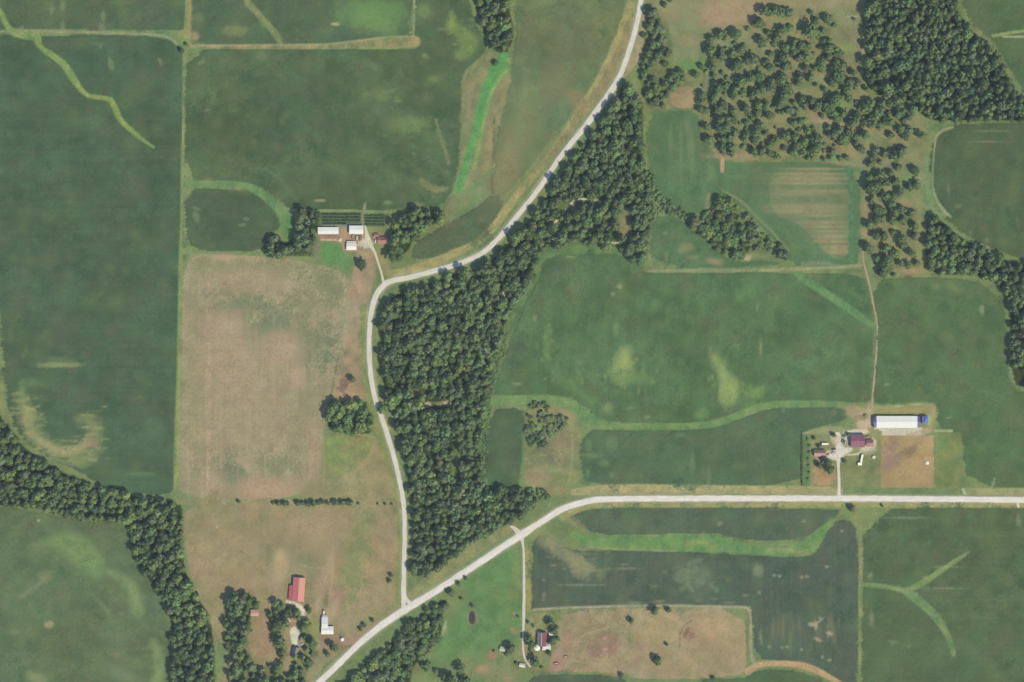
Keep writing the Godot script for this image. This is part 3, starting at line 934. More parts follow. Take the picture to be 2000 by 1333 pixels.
	speckle(-60, -60, 2100, 1400, 2600, 3, 12, [C(136, 142, 104), C(108, 134, 92), C(146, 144, 108), C(118, 140, 96)], 0.5, [0])
	speckle(350, 500, 690, 980, 420, 3, 16, [C(170, 154, 130), C(142, 142, 112), C(150, 144, 116), C(164, 150, 126)], 0.45, [tan_f])
	for f in crops:
		speckle(f[1], f[2], f[3], f[4], int((f[3] - f[1]) * (f[4] - f[2]) / 420.0), 3, 20, [f[5].lerp(C(130, 146, 96), 0.34), f[5].lerp(C(120, 112, 94), 0.36), f[5].lerp(C(60, 90, 72), 0.28), f[5].lerp(C(96, 138, 98), 0.34)], 0.75, [f[0]])
	grass_strips()
	patches()
	yards()

func grass_strips() -> void:
	var G := func(label: String) -> Dictionary:
		return {"id": lot("waterway_grass", label, "grass strip", "stuff"), "h": 0.15, "hn": 0.12, "rag": 1.2, "b": 0.07, "hue": 0.07}
	strip([-30, -10, 10, 0, 22, 9, 10, 45, 10, 25, 63, 15, 48, 67, 20, 70, 71, 18, 79, 92, 10, 104, 110, 13, 126, 128, 14, 144, 155, 14, 158, 175, 11, 172, 187, 9, 195, 191, 9, 215, 195, 11, 225, 212, 12, 236, 235, 11, 254, 253, 10, 272, 268, 8, 288, 280, 6, 300, 288, 4], C(132, 154, 98), G.call("winding yellow green grass strip through the broad dark crop field"))
	strip([360, 360, 9, 380, 361, 14, 430, 360, 13, 470, 362, 13, 495, 369, 14, 520, 386, 15, 540, 405, 17, 555, 424, 20, 560, 445, 22], C(110, 140, 99), G.call("smooth curved grass strip from the long lane to the white sheds' trees"))
	strip([470, -60, 12, 482, 0, 12, 505, 28, 13, 528, 55, 13, 542, 72, 13, 548, 86, 10], C(128, 140, 98), G.call("slanting olive grass strip meeting the brown wedge bank"))
	var cg_ := G.call("vivid green damp grass ribbon along the upper creek")
	strip([985, 110, 18, 975, 130, 26, 958, 160, 24, 946, 190, 20, 938, 220, 20, 930, 255, 18, 921, 285, 16, 912, 315, 15, 905, 345, 14, 895, 372, 14], C(99, 152, 95), cg_)
	strip([992, 118, 9, 990, 138, 9, 972, 158, 8, 957, 190, 7, 944, 240, 7, 935, 290, 6, 925, 330, 6], C(138, 172, 100), {"str": 0.65, "rag": 2})
	strip([926, 150, 10, 918, 190, 10, 915, 230, 8], C(150, 140, 108), {"str": 0.6, "rag": 3})
	strip([965, 215, 14, 958, 270, 16, 948, 330, 14], C(148, 140, 106), {"str": 0.6, "rag": 3})
	strip([966, 230, 3, 964, 290, 3, 960, 350, 4, 962, 380, 3], C(92, 106, 82), {"str": 0.7, "rag": 1.5})
	strip([960, 783, 20, 1000, 782, 18, 1060, 781, 18, 1100, 786, 22, 1125, 800, 26, 1145, 816, 26, 1165, 829, 18, 1200, 834, 12, 1260, 834, 13, 1330, 834, 13, 1390, 830, 13, 1420, 821, 13, 1450, 808, 13, 1480, 797, 13, 1520, 791, 14, 1580, 790, 14, 1620, 790, 10, 1655, 794, 5], C(114, 144, 99), G.call("long curved green grass strip above the field beside the white road"))
	strip([1548, 528, 12, 1575, 548, 15, 1620, 578, 16, 1665, 608, 15, 1695, 630, 14, 1712, 640, 9], C(107, 141, 99), G.call("straight slanting green grass strip ending at the farm track"))
	strip([1120, 1046, 16, 1150, 1057, 22, 1190, 1060, 24, 1250, 1061, 26, 1300, 1062, 30, 1340, 1061, 34, 1385, 1062, 34, 1420, 1066, 26, 1460, 1072, 18, 1500, 1076, 16, 1540, 1077, 20, 1575, 1068, 30, 1596, 1052, 26, 1612, 1032, 14, 1626, 1018, 7], C(110, 144, 95), G.call("bright green grass strip between the two fields below the white road"))
	strip([1145, 1069, 4, 1200, 1073, 5, 1320, 1077, 4], C(150, 156, 112), {"str": 0.6})
	strip([1340, 1062, 10, 1370, 1060, 12, 1395, 1066, 10], C(150, 152, 100), {"str": 0.5, "rag": 4})
	strip([1500, 1076, 10, 1550, 1076, 12, 1575, 1080, 12], C(146, 152, 108), {"str": 0.7, "rag": 3})
	var fk := G.call("forked green grass strip in the dull green field")
	strip([1686, 1143, 8, 1710, 1144, 9, 1740, 1149, 10, 1765, 1155, 12, 1785, 1166, 18, 1805, 1183, 17, 1825, 1202, 16, 1842, 1226, 14, 1855, 1250, 12, 1864, 1280, 9], C(119, 145, 101), fk)
	strip([1765, 1155, 8, 1790, 1147, 12, 1815, 1132, 12, 1840, 1115, 11, 1865, 1098, 9, 1892, 1080, 5], C(124, 145, 100), fk)
	for k in lots.size():
		if lots[k].name == "waterway_grass":
			speckle(-20, 0, 2000, 1333, 9000, 2, 9, [C(140, 156, 106), C(104, 138, 92), C(126, 150, 98), C(148, 152, 110)], 0.5, [k])
	var ln := {"id": lot("grass_path", "straight grass lane along the broad dark field's east edge", "lane"), "h": 0.05, "hn": 0.04, "rag": 0.8, "b": 0.08, "hue": 0.08}
	strip([368, -60, 12, 367, 30, 12, 364, 80, 14, 361, 105, 9, 359, 150, 6, 358, 240, 6, 356, 340, 6, 354, 440, 4, 353, 490, 7, 351, 600, 8, 349, 720, 8, 346, 820, 9, 344, 900, 10, 344, 970, 12], C(128, 146, 101), ln)
	strip([358, 200, 2, 357, 260, 2.5, 356, 300, 2], C(158, 150, 124), {"str": 0.7, "rag": 0.5})
	strip([370, -60, 8, 369, 30, 9, 366, 70, 6], C(150, 140, 104), {"str": 0.8, "rag": 1})
	blob(377, 70, 12, 8, 30, C(166, 150, 116), 0.8)
	blob(356, 66, 14, 8, -40, C(148, 146, 104), 0.8)
	blob(355, 82, 16, 7, 30, C(124, 148, 96), 0.8)
	blob(384, 95, 20, 6, -15, C(118, 146, 98), 0.7)
	var p1 := {"id": lot("grass_path", "thin pale path along the top of the broad dark field", "path"), "h": 0.04, "rag": 0.5, "hue": 0.05}
	strip([-110, 61, 4, 0, 62, 4, 100, 62, 4, 200, 64, 4.5, 290, 67, 5, 325, 72, 5, 345, 86, 6], C(146, 150, 118), p1)
	var p2 := {"id": lot("grass_path", "brown and green bank path widening into a wedge at its east end", "path"), "h": 0.05, "rag": 0.8, "hue": 0.1, "b": 0.1}
	strip([372, 91, 7, 450, 91, 8, 545, 91, 9, 620, 91, 9, 680, 88, 13, 720, 85, 18, 760, 83, 22, 811, 82, 23], C(142, 142, 104), p2)
	strip([372, 89, 3, 500, 88, 2.5, 620, 87, 2.5, 700, 79, 3, 750, 73, 3, 811, 71, 3], C(168, 158, 128), {"str": 0.7, "rag": 0.5})
	strip([700, 94, 4, 760, 95, 4, 811, 93, 4], C(140, 160, 104), {"str": 0.7, "rag": 1})
	strip([809, -60, 4, 809, 30, 4, 807, 70, 4], C(142, 156, 122), p2)
	var p3 := {"id": lot("grass_path", "narrow grass lane between the slate green and dull green fields", "lane"), "h": 0.05, "rag": 0.8, "hue": 0.08, "b": 0.08}
	strip([1650, 990, 16, 1666, 1000, 18, 1676, 1012, 14, 1681, 1030, 8, 1682, 1100, 8, 1681, 1160, 9, 1680, 1230, 6, 1680, 1300, 5, 1678, 1360, 6], C(126, 142, 99), p3)
	strip([1681, 1030, 4, 1682, 1100, 5, 1681, 1135, 6], C(148, 142, 112), {"str": 0.6, "rag": 0.6})
	var p4 := {"id": lot("farm_track_path", "pale lane round the top and side of the bare tan pasture", "lane"), "h": 0.05, "rag": 0.5}
	strip([1042, 1192, 5, 1085, 1189, 5, 1140, 1187, 5, 1260, 1184, 5, 1400, 1186, 5, 1456, 1187, 5, 1465, 1193, 5, 1467, 1240, 5, 1468, 1280, 6, 1474, 1296, 8], C(156, 154, 128), p4)
	strip([1459, 1195, 3, 1459, 1250, 3, 1459, 1300, 3], C(120, 124, 92), {"str": 0.8, "rag": 0.5})
	var p5 := {"id": lot("farm_track_path", "orange sandy track curving away from the tan pasture's corner", "track"), "h": 0.04, "rag": 0.8}
	strip([1462, 1312, 14, 1480, 1300, 12, 1510, 1297, 11, 1550, 1298, 12, 1580, 1304, 13, 1610, 1318, 12, 1640, 1335, 10, 1680, 1360, 10], C(178, 156, 120), p5)
	var p6 := {"id": lot("grass_path", "pale grass headland along the hay fields' lower edge", "lane"), "h": 0.04, "rag": 0.8, "hue": 0.08}
	strip([1268, 530, 5, 1330, 529, 6, 1400, 529, 6, 1500, 528, 6, 1545, 526, 8, 1600, 524, 6, 1680, 520, 8], C(146, 150, 114), p6)
	strip([1570, 516, 10, 1600, 514, 9, 1640, 518, 4], C(132, 142, 116), {"str": 0.7})
	strip([1258, 240, 3, 1262, 330, 3, 1275, 365, 4, 1300, 398, 4, 1330, 415, 3], C(124, 152, 108), {"str": 0.8, "rag": 0.6})
	strip([1272, 430, 4, 1267, 460, 4, 1268, 500, 4, 1275, 525, 4], C(140, 146, 112), {"str": 0.7, "rag": 0.8})
	var hd := {"id": lot("grass_path", "thin pale headland track curving round the rounded dark field", "track"), "h": 0.2, "rag": 0.6}
	strip([1862, 249, 4, 1842, 255, 7, 1830, 266, 6, 1826, 290, 3, 1823, 330, 2.5, 1824, 370, 3, 1834, 398, 6, 1850, 418, 7, 1858, 424, 4], C(150, 156, 120), hd)
	strip([1812, 300, 5, 1813, 380, 5, 1826, 412, 5, 1860, 448, 5, 1920, 486, 5, 1950, 500, 6, 2000, 514, 6], C(118, 146, 104), {"str": 0.8, "rag": 0.8})
	strip([1812, 262, 6, 1826, 246, 8, 1860, 240, 6], C(106, 136, 96), {"str": 0.8, "rag": 1})
	strip([1940, 70, 6, 1960, 67, 7, 2000, 61, 6, 2110, 55, 6], C(140, 158, 108), {"rag": 0.6})
	strip([1900, 60, 12, 1925, 75, 12, 1945, 95, 10], C(128, 140, 104), {"rag": 2, "str": 0.8})
	strip([1960, 72, 3, 2000, 72, 4], C(170, 165, 140), {"rag": 0.6})

func patches() -> void:
	# --- stunted, washed out or weedy places in the crops
	var y1 := C(150, 155, 110)
	for s in [[[44, 770, 10, 46, 790, 18, 52, 812, 26, 62, 840, 30, 78, 858, 28, 100, 878, 28, 128, 892, 34, 152, 892, 40, 172, 880, 38, 184, 858, 32, 182, 836, 28, 170, 822, 18, 155, 820, 10], 0.9, 9.0]]:
		strip(s[0], y1, {"str": s[1] * 0.75, "rag": s[2], "soft": 20.0})
	var pale := [C(154, 158, 112), C(164, 160, 120), C(140, 152, 104), C(120, 140, 98), C(96, 116, 88)]
	for q in [[50, 790, 24, 40], [60, 835, 36, 36], [90, 868, 46, 30], [135, 888, 54, 30], [172, 870, 40, 36], [176, 838, 26, 34], [52, 810, 30, 40], [150, 890, 50, 30]]:
		streaks(q[0], q[1], q[2], q[3], 22, 12.0, 2.2, pale, 0.75)
	for q in [[1220, 705, 26, 40], [1216, 728, 44, 30], [1424, 758, 40, 40], [1402, 715, 22, 40], [1464, 566, 36, 34], [1478, 766, 26, 16], [1100, 745, 60, 44], [1070, 680, 20, 50], [1240, 738, 70, 24]]:
		streaks(q[0], q[1], q[2], q[3], 26, 7.0, 2.4, [C(146, 162, 110), C(130, 154, 100), C(112, 142, 94), C(98, 126, 90), C(152, 162, 112)], 0.6, true)
	for q in [[900, 70, 40, 60], [800, 243, 50, 26], [720, 30, 90, 50], [745, 185, 40, 24], [845, 290, 50, 60]]:
		streaks(q[0], q[1], q[2], q[3], 26, 10.0, 2.4, [C(128, 148, 98), C(112, 134, 92), C(98, 120, 90), C(120, 146, 96)], 0.6)
	for q in [[130, 1080, 90, 60], [245, 1150, 50, 60], [306, 1290, 34, 60]]:
		streaks(q[0], q[1], q[2], q[3], 36, 8.0, 3.0, [C(128, 148, 104), C(112, 134, 98), C(136, 150, 108)], 0.5)
	for q in [[1110, 1084, 70, 50], [1138, 1106, 46, 30], [1358, 1128, 70, 60]]:
		streaks(q[0], q[1], q[2], q[3], 40, 9.0, 2.4, [C(146, 148, 114), C(126, 136, 108), C(104, 120, 98)], 0.7)
	strip([60, 850, 10, 95, 872, 14, 130, 884, 16, 165, 868, 14], C(166, 160, 122), {"str": 0.7, "rag": 6, "soft": 8})
	blob(174, 866, 13, 8, 10, C(152, 134, 112), 0.7)
	blob(52, 815, 16, 20, 0, C(160, 158, 112), 0.6)
	blob(155, 905, 18, 10, 30, C(128, 146, 104), 0.6)
	blob(42, 765, 6, 22, 0, C(122, 146, 98), 0.6)
	blob(60, 748, 22, 10, 0, C(106, 132, 94), 0.6)
	blob(116, 713, 40, 6, 0, C(142, 154, 110), 0.8, 0.3)
	blob(115, 703, 24, 6, 0, C(118, 130, 96), 0.6)
	blob(300, 832, 24, 16, 40, C(104, 128, 98), 0.6)
	blob(276, 927, 30, 4, 0, C(112, 138, 104), 0.7, 0.3)
	blob(290, 860, 50, 30, 30, C(92, 114, 92), 0.5)
	blob(260, 945, 60, 20, 0, C(94, 122, 96), 0.5)
	blob(180, 240, 22, 18, 0, C(96, 122, 94), 0.7)
	blob(190, 85, 14, 4, 0, C(106, 130, 98), 0.6)
	blob(345, 185, 16, 60, 0, C(92, 120, 94), 0.5)
	for q in [[216, 125, 4, 12, -10], [312, 120, 3, 8, -30], [394, 120, 8, 4, -40], [196, 92, 2, 3, 0], [405, 215, 5, 2, -20], [201, 30, 4, 10, 0], [199, 54, 6, 8, 0], [101, 18, 5, 9, 0], [122, 52, 4, 9, 0], [122, 12, 5, 12, 0], [383, 423, 5, 10, -20], [472, 440, 7, 3, 0], [480, 428, 5, 3, 0], [384, 408, 8, 3, 20]]:
		blob(q[0], q[1], q[2], q[3], q[4], C(140, 154, 120), 0.55, 0.6, 0.8, 0.9)
	blob(460, 60, 26, 10, 0, C(132, 142, 98), 0.7, 0.4)
	blob(385, 35, 14, 9, 0, C(126, 140, 104), 0.5)
	blob(655, 47, 9, 4, 0, C(180, 176, 134), 0.9, 0.3)
	blob(235, 5, 22, 4, 0, C(124, 138, 98), 0.5)
	blob(720, 25, 55, 26, 0, C(113, 148, 95), 0.9, 0.6, 1.0)
	blob(740, 50, 40, 20, 10, C(118, 148, 96), 0.8, 0.6, 1.0)
	blob(770, 20, 26, 16, 0, C(108, 142, 94), 0.7)
	blob(828, 22, 14, 14, 0, C(120, 144, 98), 0.7)
	strip([882, 25, 10, 886, 50, 16, 900, 62, 26, 918, 78, 26, 912, 98, 30, 898, 108, 20], C(121, 142, 91), {"str": 0.85, "rag": 6, "soft": 9})
	blob(880, 48, 8, 16, 0, C(136, 154, 94), 0.8)
	blob(830, 110, 8, 5, 20, C(124, 152, 98), 0.7)
	blob(730, 130, 18, 9, 30, C(108, 128, 96), 0.7)
	blob(625, 120, 10, 30, 0, C(100, 126, 94), 0.5)
	blob(510, 108, 12, 10, 0, C(120, 130, 104), 0.6)
	blob(745, 185, 18, 13, 0, C(112, 130, 94), 0.8)
	blob(848, 155, 16, 8, 0, C(116, 134, 94), 0.8)
	blob(800, 243, 32, 16, -5, C(116, 140, 95), 0.9)
	blob(780, 240, 34, 16, -5, C(108, 130, 94), 0.6)
	blob(740, 215, 14, 10, 40, C(108, 124, 98), 0.7)
	blob(835, 190, 12, 10, 0, C(104, 122, 92), 0.6)
	strip([852, 236, 5, 858, 262, 8, 868, 290, 8, 876, 318, 7], C(140, 142, 106), {"str": 0.8, "rag": 4})
	blob(845, 270, 22, 14, 0, C(102, 128, 92), 0.6)
	blob(848, 300, 28, 14, 20, C(100, 122, 90), 0.5)
	strip([825, 352, 10, 850, 372, 14, 872, 368, 8], C(136, 140, 102), {"str": 0.8, "rag": 5})
	strip([520, 330, 10, 545, 350, 10, 575, 385, 12], C(106, 122, 94), {"str": 0.6, "rag": 4})
	blob(625, 392, 12, 3, 0, C(158, 156, 124), 0.8, 0.3)
	blob(758, 396, 8, 4, 0, C(140, 148, 116), 0.7, 0.3)
	blob(815, 400, 12, 5, 0, C(140, 144, 112), 0.7, 0.3)
	# olive field by the road: brownish areas
	blob(1085, 165, 30, 40, 20, C(128, 128, 100), 0.6, 0.6, 1.2)
	blob(1110, 60, 40, 45, 0, C(112, 124, 96), 0.5, 0.6, 1.2)
	blob(1130, 195, 24, 18, 40, C(146, 138, 106), 0.7, 0.5, 1.0)
	blob(1025, 240, 30, 50, 20, C(134, 138, 102), 0.7, 0.6, 1.2)
	blob(990, 330, 26, 60, 15, C(144, 138, 104), 0.75, 0.6, 1.2)
	blob(1023, 190, 8, 40, 5, C(130, 142, 102), 0.6, 0.5, 1.0)
	blob(1070, 300, 30, 40, 30, C(124, 130, 98), 0.5, 0.6, 1.2)
	# wide centre field
	strip([1477, 550, 12, 1464, 565, 20, 1446, 582, 18], C(110, 144, 92), {"str": 0.8, "rag": 5, "soft": 9})
	blob(1465, 566, 40, 32, -40, C(96, 126, 92), 0.5)
	strip([1222, 690, 24, 1218, 710, 36, 1214, 728, 42], C(144, 161, 110), {"str": 0.9, "rag": 8, "soft": 14})
	blob(1220, 705, 11, 16, 0, C(148, 162, 102), 0.8)
	blob(1235, 738, 46, 12, 5, C(112, 140, 94), 0.7)
	strip([1395, 698, 14, 1406, 715, 18, 1416, 738, 26, 1424, 758, 42, 1422, 772, 40], C(142, 161, 108), {"str": 0.9, "rag": 6, "soft": 12})
	blob(1426, 758, 12, 12, 0, C(148, 164, 104), 0.8)
	blob(1478, 766, 18, 9, -30, C(118, 148, 96), 0.8)
	strip([1072, 640, 6, 1068, 680, 12, 1072, 700, 8], C(116, 146, 96), {"str": 0.6, "rag": 7, "soft": 8})
	strip([1082, 720, 14, 1095, 740, 16, 1115, 752, 18, 1135, 770, 16, 1158, 785, 12], C(112, 144, 96), {"str": 0.6, "rag": 12, "soft": 12})
	blob(1186, 798, 10, 9, 0, C(138, 156, 112), 0.7, 0.8, 1.0, 0.9)
	blob(1203, 642, 6, 14, 0, C(120, 146, 98), 0.7)
	blob(1250, 595, 10, 14, 0, C(104, 134, 96), 0.6)
	blob(1280, 595, 12, 12, 0, C(108, 138, 96), 0.6)
	blob(1370, 810, 14, 12, -40, C(114, 146, 98), 0.7)
	blob(1232, 797, 9, 4, -10, C(118, 144, 100), 0.6)
	strip([1010, 620, 20, 1060, 560, 30, 1100, 520, 26], C(92, 114, 92), {"str": 0.6, "rag": 6, "soft": 16})
	strip([1015, 668, 26, 1004, 720, 22], C(84, 106, 88), {"str": 0.6, "rag": 5, "soft": 14})
	for q in [[1486, 678, 2.5, 11, 0], [1010, 750, 8, 2.5, 0], [1210, 560, 6, 5, 0], [1113, 502, 11, 1.8, 0], [1044, 622, 3, 5, 0], [1197, 575, 4, 4, 0], [1133, 709, 8, 5, 0], [1265, 815, 6, 3, 0], [1918, 605, 4, 8, 0], [1862, 560, 16, 8, 30], [1830, 560, 9, 6, 0], [1733, 751, 4, 3, 0], [1940, 945, 3, 9, 20], [1853, 816, 5, 2, 0]]:
		blob(q[0], q[1], q[2], q[3], q[4], C(160, 168, 134) if q[2] < 8 or q[3] < 3 else C(128, 142, 98), 0.6, 0.5, 0.9, 0.9)
	strip([1045, 545, 22, 1035, 600, 16, 1010, 650, 16], C(100, 128, 92), {"str": 0.6, "rag": 5, "soft": 8})
	# field by the white road
	for q in [[1160, 890, 22, 5, 0], [1180, 905, 9, 7, 0], [1150, 870, 6, 12, 0], [1195, 868, 12, 14, 0], [1352, 905, 5, 22, 0], [1385, 935, 4, 22, 0], [1195, 928, 5, 6, 0], [1148, 925, 4, 8, 0], [1330, 850, 10, 4, 0], [1630, 806, 5, 5, 0], [1530, 802, 4, 5, 0]]:
		blob(q[0], q[1], q[2], q[3], q[4], C(116, 140, 104), 0.6, 0.5)
	blob(1830, 885, 20, 30, 0, C(104, 128, 94), 0.7, 0.6, 1.2)
	# slate field with blotches
	strip([1068, 1048, 14, 1085, 1068, 26, 1108, 1084, 26, 1130, 1098, 26], C(136, 142, 110), {"str": 0.85, "rag": 6, "soft": 8})
	blob(1138, 1108, 26, 18, 20, C(142, 146, 112), 0.85)
	blob(1175, 1122, 8, 9, 0, C(126, 138, 108), 0.6)
	strip([1130, 1022, 10, 1110, 1012, 14, 1140, 1034, 12], C(140, 142, 108), {"str": 0.7, "rag": 5})
	for k in 26:
		blob(1355 + rng.randfn() * 22, 1128 + rng.randfn() * 17, rng.randf_range(4, 10), rng.randf_range(3, 7), rng.randf() * 90, C(128, 142, 112), 0.6, 0.7)
	blob(1358, 1126, 34, 28, 0, C(112, 128, 104), 0.7, 0.7)
	blob(1480, 1114, 11, 13, 0, C(130, 142, 114), 0.8)
	for q in [[1225, 1111, 26, 2], [1135, 1143, 36, 1.8], [1242, 1178, 12, 2.5], [1062, 1162, 3, 5], [1062, 1133, 2.5, 3], [1062, 1172, 4, 2], [1483, 1158, 3, 4], [1422, 1178, 10, 1.6], [1406, 1024, 5, 4], [1486, 1248, 3, 14], [1220, 1103, 8, 2], [1456, 1164, 5, 2.5], [1570, 1018, 5, 3], [1770, 1012, 36, 2.2], [1700, 1125, 4, 7], [1790, 1161, 3, 3], [1745, 1255, 9, 4], [1775, 1263, 4, 4], [1703, 1210, 4, 14], [1990, 1018, 4, 10], [1850, 1108, 26, 1.5], [1850, 1150, 40, 1.6]]:
		blob(q[0], q[1], q[2], q[3], 0.0, C(156, 162, 134), 0.5, 0.5, 0.8, 0.9)
	for q in [[1512, 1125], [1523, 1126], [1566, 1128], [1577, 1127], [1616, 1108], [1503, 1264], [1528, 1265], [1538, 1265], [1566, 1269], [1607, 1284], [1620, 1290], [1645, 1038], [1602, 1208]]:
		blob(q[0], q[1], 3.2, 3.0, 0.0, C(168, 174, 146), 0.6, 0.5, 0.8, 0.6)
	for k in 34:
		var bx := 1500.0 + rng.randf() * 140.0
		if bx > 1562 and bx < 1590: continue
		blob(bx, 1230 + rng.randfn() * 12, rng.randf_range(1.4, 3.2), rng.randf_range(10, 28), 0.0, C(122, 124, 102), 0.42, 0.5)
	for q in [[1586, 1220, 7, 4, 0], [1594, 1221, 4, 8, 0], [1604, 1212, 9, 1.6, -40], [1598, 1250, 8, 2.5, 30], [1620, 1238, 6, 5, 0]]:
		blob(q[0], q[1], q[2], q[3], q[4], C(176, 166, 138), 0.8, 0.3)
	blob(1780, 1270, 60, 40, 0, C(102, 120, 88), 0.5, 0.6, 1.2)
	# pale field in the south-west
	strip([85, 1062, 14, 110, 1058, 28, 140, 1062, 46, 160, 1082, 56, 182, 1102, 44, 190, 1118, 24], C(120, 145, 99), {"str": 0.85, "rag": 8, "soft": 14})
	strip([212, 1118, 12, 240, 1132, 18, 256, 1146, 24, 264, 1170, 26, 268, 1192, 28], C(126, 146, 104), {"str": 0.85, "rag": 5, "soft": 10})
	strip([300, 1255, 12, 308, 1280, 22, 312, 1310, 24, 300, 1340, 22], C(124, 145, 104), {"str": 0.85, "rag": 5, "soft": 10})
	strip([90, 1130, 8, 75, 1142, 10, 55, 1155, 12, 40, 1165, 10], C(128, 138, 108), {"str": 0.6, "rag": 6})
	blob(85, 1128, 14, 12, 0, C(136, 144, 110), 0.6)
	blob(96, 1220, 8, 7, 0, C(160, 158, 126), 0.85)
	blob(28, 1235, 12, 6, 0, C(126, 138, 112), 0.6)
	blob(72, 1325, 20, 10, 20, C(142, 150, 112), 0.7)
	blob(75, 1017, 4, 3, 0, C(170, 172, 140), 0.8)
	strip([178, 1160, 6, 198, 1180, 7, 215, 1205, 6], C(118, 140, 106), {"str": 0.5, "rag": 3})
	blob(238, 1318, 40, 14, 20, C(120, 136, 102), 0.6)
	blob(262, 1295, 24, 12, 20, C(120, 140, 102), 0.5)
	blob(18, 1070, 20, 40, 0, C(104, 122, 94), 0.5, 0.6, 1.2)
	blob(228, 1280, 6, 5, 0, C(134, 132, 114), 0.7)
	# rounded east field
	for q in [[1927, 277, 40, 1.8], [1940, 256, 40, 1.8], [1853, 370, 3, 12], [1928, 470, 5, 5], [1896, 455, 3, 4], [1872, 403, 6, 4]]:
		blob(q[0], q[1], q[2], q[3], 0.0, C(138, 146, 116), 0.5, 0.4, 0.8, 0.8)
	# hay stripes
	land([1500, 336, 1660, 330, 1662, 508, 1620, 506, 1570, 440, 1505, 420], C(124, 134, 101), {"str": 0.75, "b": 0.08})
	var hay := C(160, 150, 117)
	for q in [[1585, 340, 75, 3], [1583, 349, 78, 5], [1582, 358, 76, 3], [1590, 374, 62, 4], [1575, 404, 70, 6], [1572, 413, 68, 5], [1600, 421, 42, 3], [1604, 435, 46, 4], [1612, 443, 40, 3], [1622, 462, 36, 5], [1622, 472, 36, 3], [1634, 484, 28, 5], [1638, 493, 24, 4], [1560, 380, 50, 2], [1590, 330, 60, 2.5], [1620, 452, 30, 2.5]]:
		blob(q[0], q[1], q[2], q[3], 0.0, hay, 0.85, 0.4, 0.9, 0.5)
	blob(1580, 395, 80, 60, 20, C(118, 132, 100), 0.35, 0.4, 1.2)
	strip([1662, 325, 8, 1663, 420, 9, 1664, 512, 9], C(92, 128, 96), {"rag": 2})
	for q in [[1340, 240, 5, 22], [1346, 270, 4, 40], [1352, 300, 4, 50], [1330, 290, 3, 50], [1310, 270, 4, 30], [1374, 230, 8, 4], [1390, 340, 8, 12], [1440, 345, 20, 3]]:
		blob(q[0], q[1], q[2], q[3], 0.0, C(122, 140, 104), 0.5, 0.4)
	for q in [[1340, 482, 14, 8], [1332, 490, 10, 7], [1300, 455, 5, 4], [1400, 510, 16, 6], [1355, 503, 12, 4], [1302, 500, 3, 9], [1480, 500, 26, 3]]:
		blob(q[0], q[1], q[2], q[3], 0.0, C(140, 142, 108), 0.6, 0.5)
	blob(1460, 504, 10, 6, -20, C(186, 168, 144), 0.85, 0.4)
	blob(1395, 512, 18, 6, 15, C(150, 136, 112), 0.7)
	strip([1385, 380, 8, 1380, 400, 8, 1388, 418, 10], C(146, 140, 112), {"str": 0.7, "rag": 3})
	strip([1412, 372, 4, 1450, 395, 5, 1480, 425, 5, 1510, 455, 5, 1540, 490, 5], C(142, 150, 112), {"str": 0.7, "rag": 2})
	# tan hay field
	strip([408, 520, 8, 408, 640, 9, 408, 800, 9, 406, 960, 8], C(176, 156, 134), {"str": 0.6, "rag": 1})
	for q in [[470, 600, 40, 26, C(124, 134, 106), 0.75], [545, 622, 38, 30, C(124, 134, 106), 0.8], [500, 645, 34, 22, C(124, 134, 106), 0.75], [615, 676, 40, 36, C(124, 134, 106), 0.8], [640, 555, 38, 30, C(132, 138, 106), 0.75], [600, 600, 30, 30, C(140, 140, 112), 0.6], [430, 520, 60, 14, C(138, 142, 108), 0.7], [540, 525, 50, 12, C(138, 142, 108), 0.6], [500, 680, 16, 24, C(124, 134, 106), 0.6], [455, 935, 22, 28, C(124, 132, 106), 0.8], [545, 910, 34, 22, C(134, 138, 110), 0.7], [380, 945, 26, 24, C(142, 144, 112), 0.7], [610, 790, 20, 40, C(146, 144, 114), 0.6], [375, 800, 24, 60, C(148, 146, 114), 0.5], [590, 860, 30, 50, C(150, 144, 116), 0.5], [442, 640, 30, 26, C(168, 153, 130), 0.8], [545, 682, 40, 28, C(169, 153, 130), 0.8], [455, 700, 50, 40, C(168, 152, 128), 0.7], [580, 735, 14, 18, C(174, 154, 132), 0.7], [480, 780, 60, 50, C(164, 151, 126), 0.5], [515, 955, 56, 18, C(172, 152, 126), 0.8], [410, 950, 30, 20, C(168, 150, 124), 0.6], [612, 880, 14, 50, C(172, 152, 126), 0.6], [480, 545, 50, 20, C(166, 152, 126), 0.6], [440, 503, 20, 5, C(180, 158, 134), 0.7], [372, 720, 12, 120, C(150, 148, 114), 0.5]]:
		blob(q[0], q[1], q[2] * 1.15, q[3] * 1.15, 0.0, q[4], minf(q[5] * 1.2, 0.95), 0.6, 0.9, 0.5)
	for k in 150:
		blob(rng.randf_range(360, 640), rng.randf_range(560, 940), rng.randf_range(0.8, 1.8), rng.randf_range(14, 60), 0.0, C(170, 157, 130) if k % 2 else C(142, 140, 110), 0.32, 0.2)
	for k in 110:
		blob(rng.randf_range(370, 640), rng.randf_range(530, 900), rng.randf_range(14, 60), rng.randf_range(0.8, 1.6), 0.0, C(170, 157, 130) if k % 2 else C(142, 140, 110), 0.3, 0.2)
	strip([350, 700, 4, 348, 820, 5, 346, 930, 5], C(150, 158, 104), {"rag": 1})
	strip([348, 981, 12, 440, 981, 12, 560, 982, 13, 680, 984, 13, 782, 985, 12], C(146, 142, 109), {"rag": 1.5, "str": 0.9})
	# cattle lane and lower pasture
	blob(672, 751, 10, 15, 15, C(132, 114, 104), 0.95, 0.3, 0.5)
	blob(690, 576, 10, 9, 0, C(156, 128, 112), 0.7)
	blob(698, 560, 18, 26, 10, C(172, 154, 126), 0.6)
	blob(690, 775, 28, 10, 0, C(168, 150, 120), 0.7)
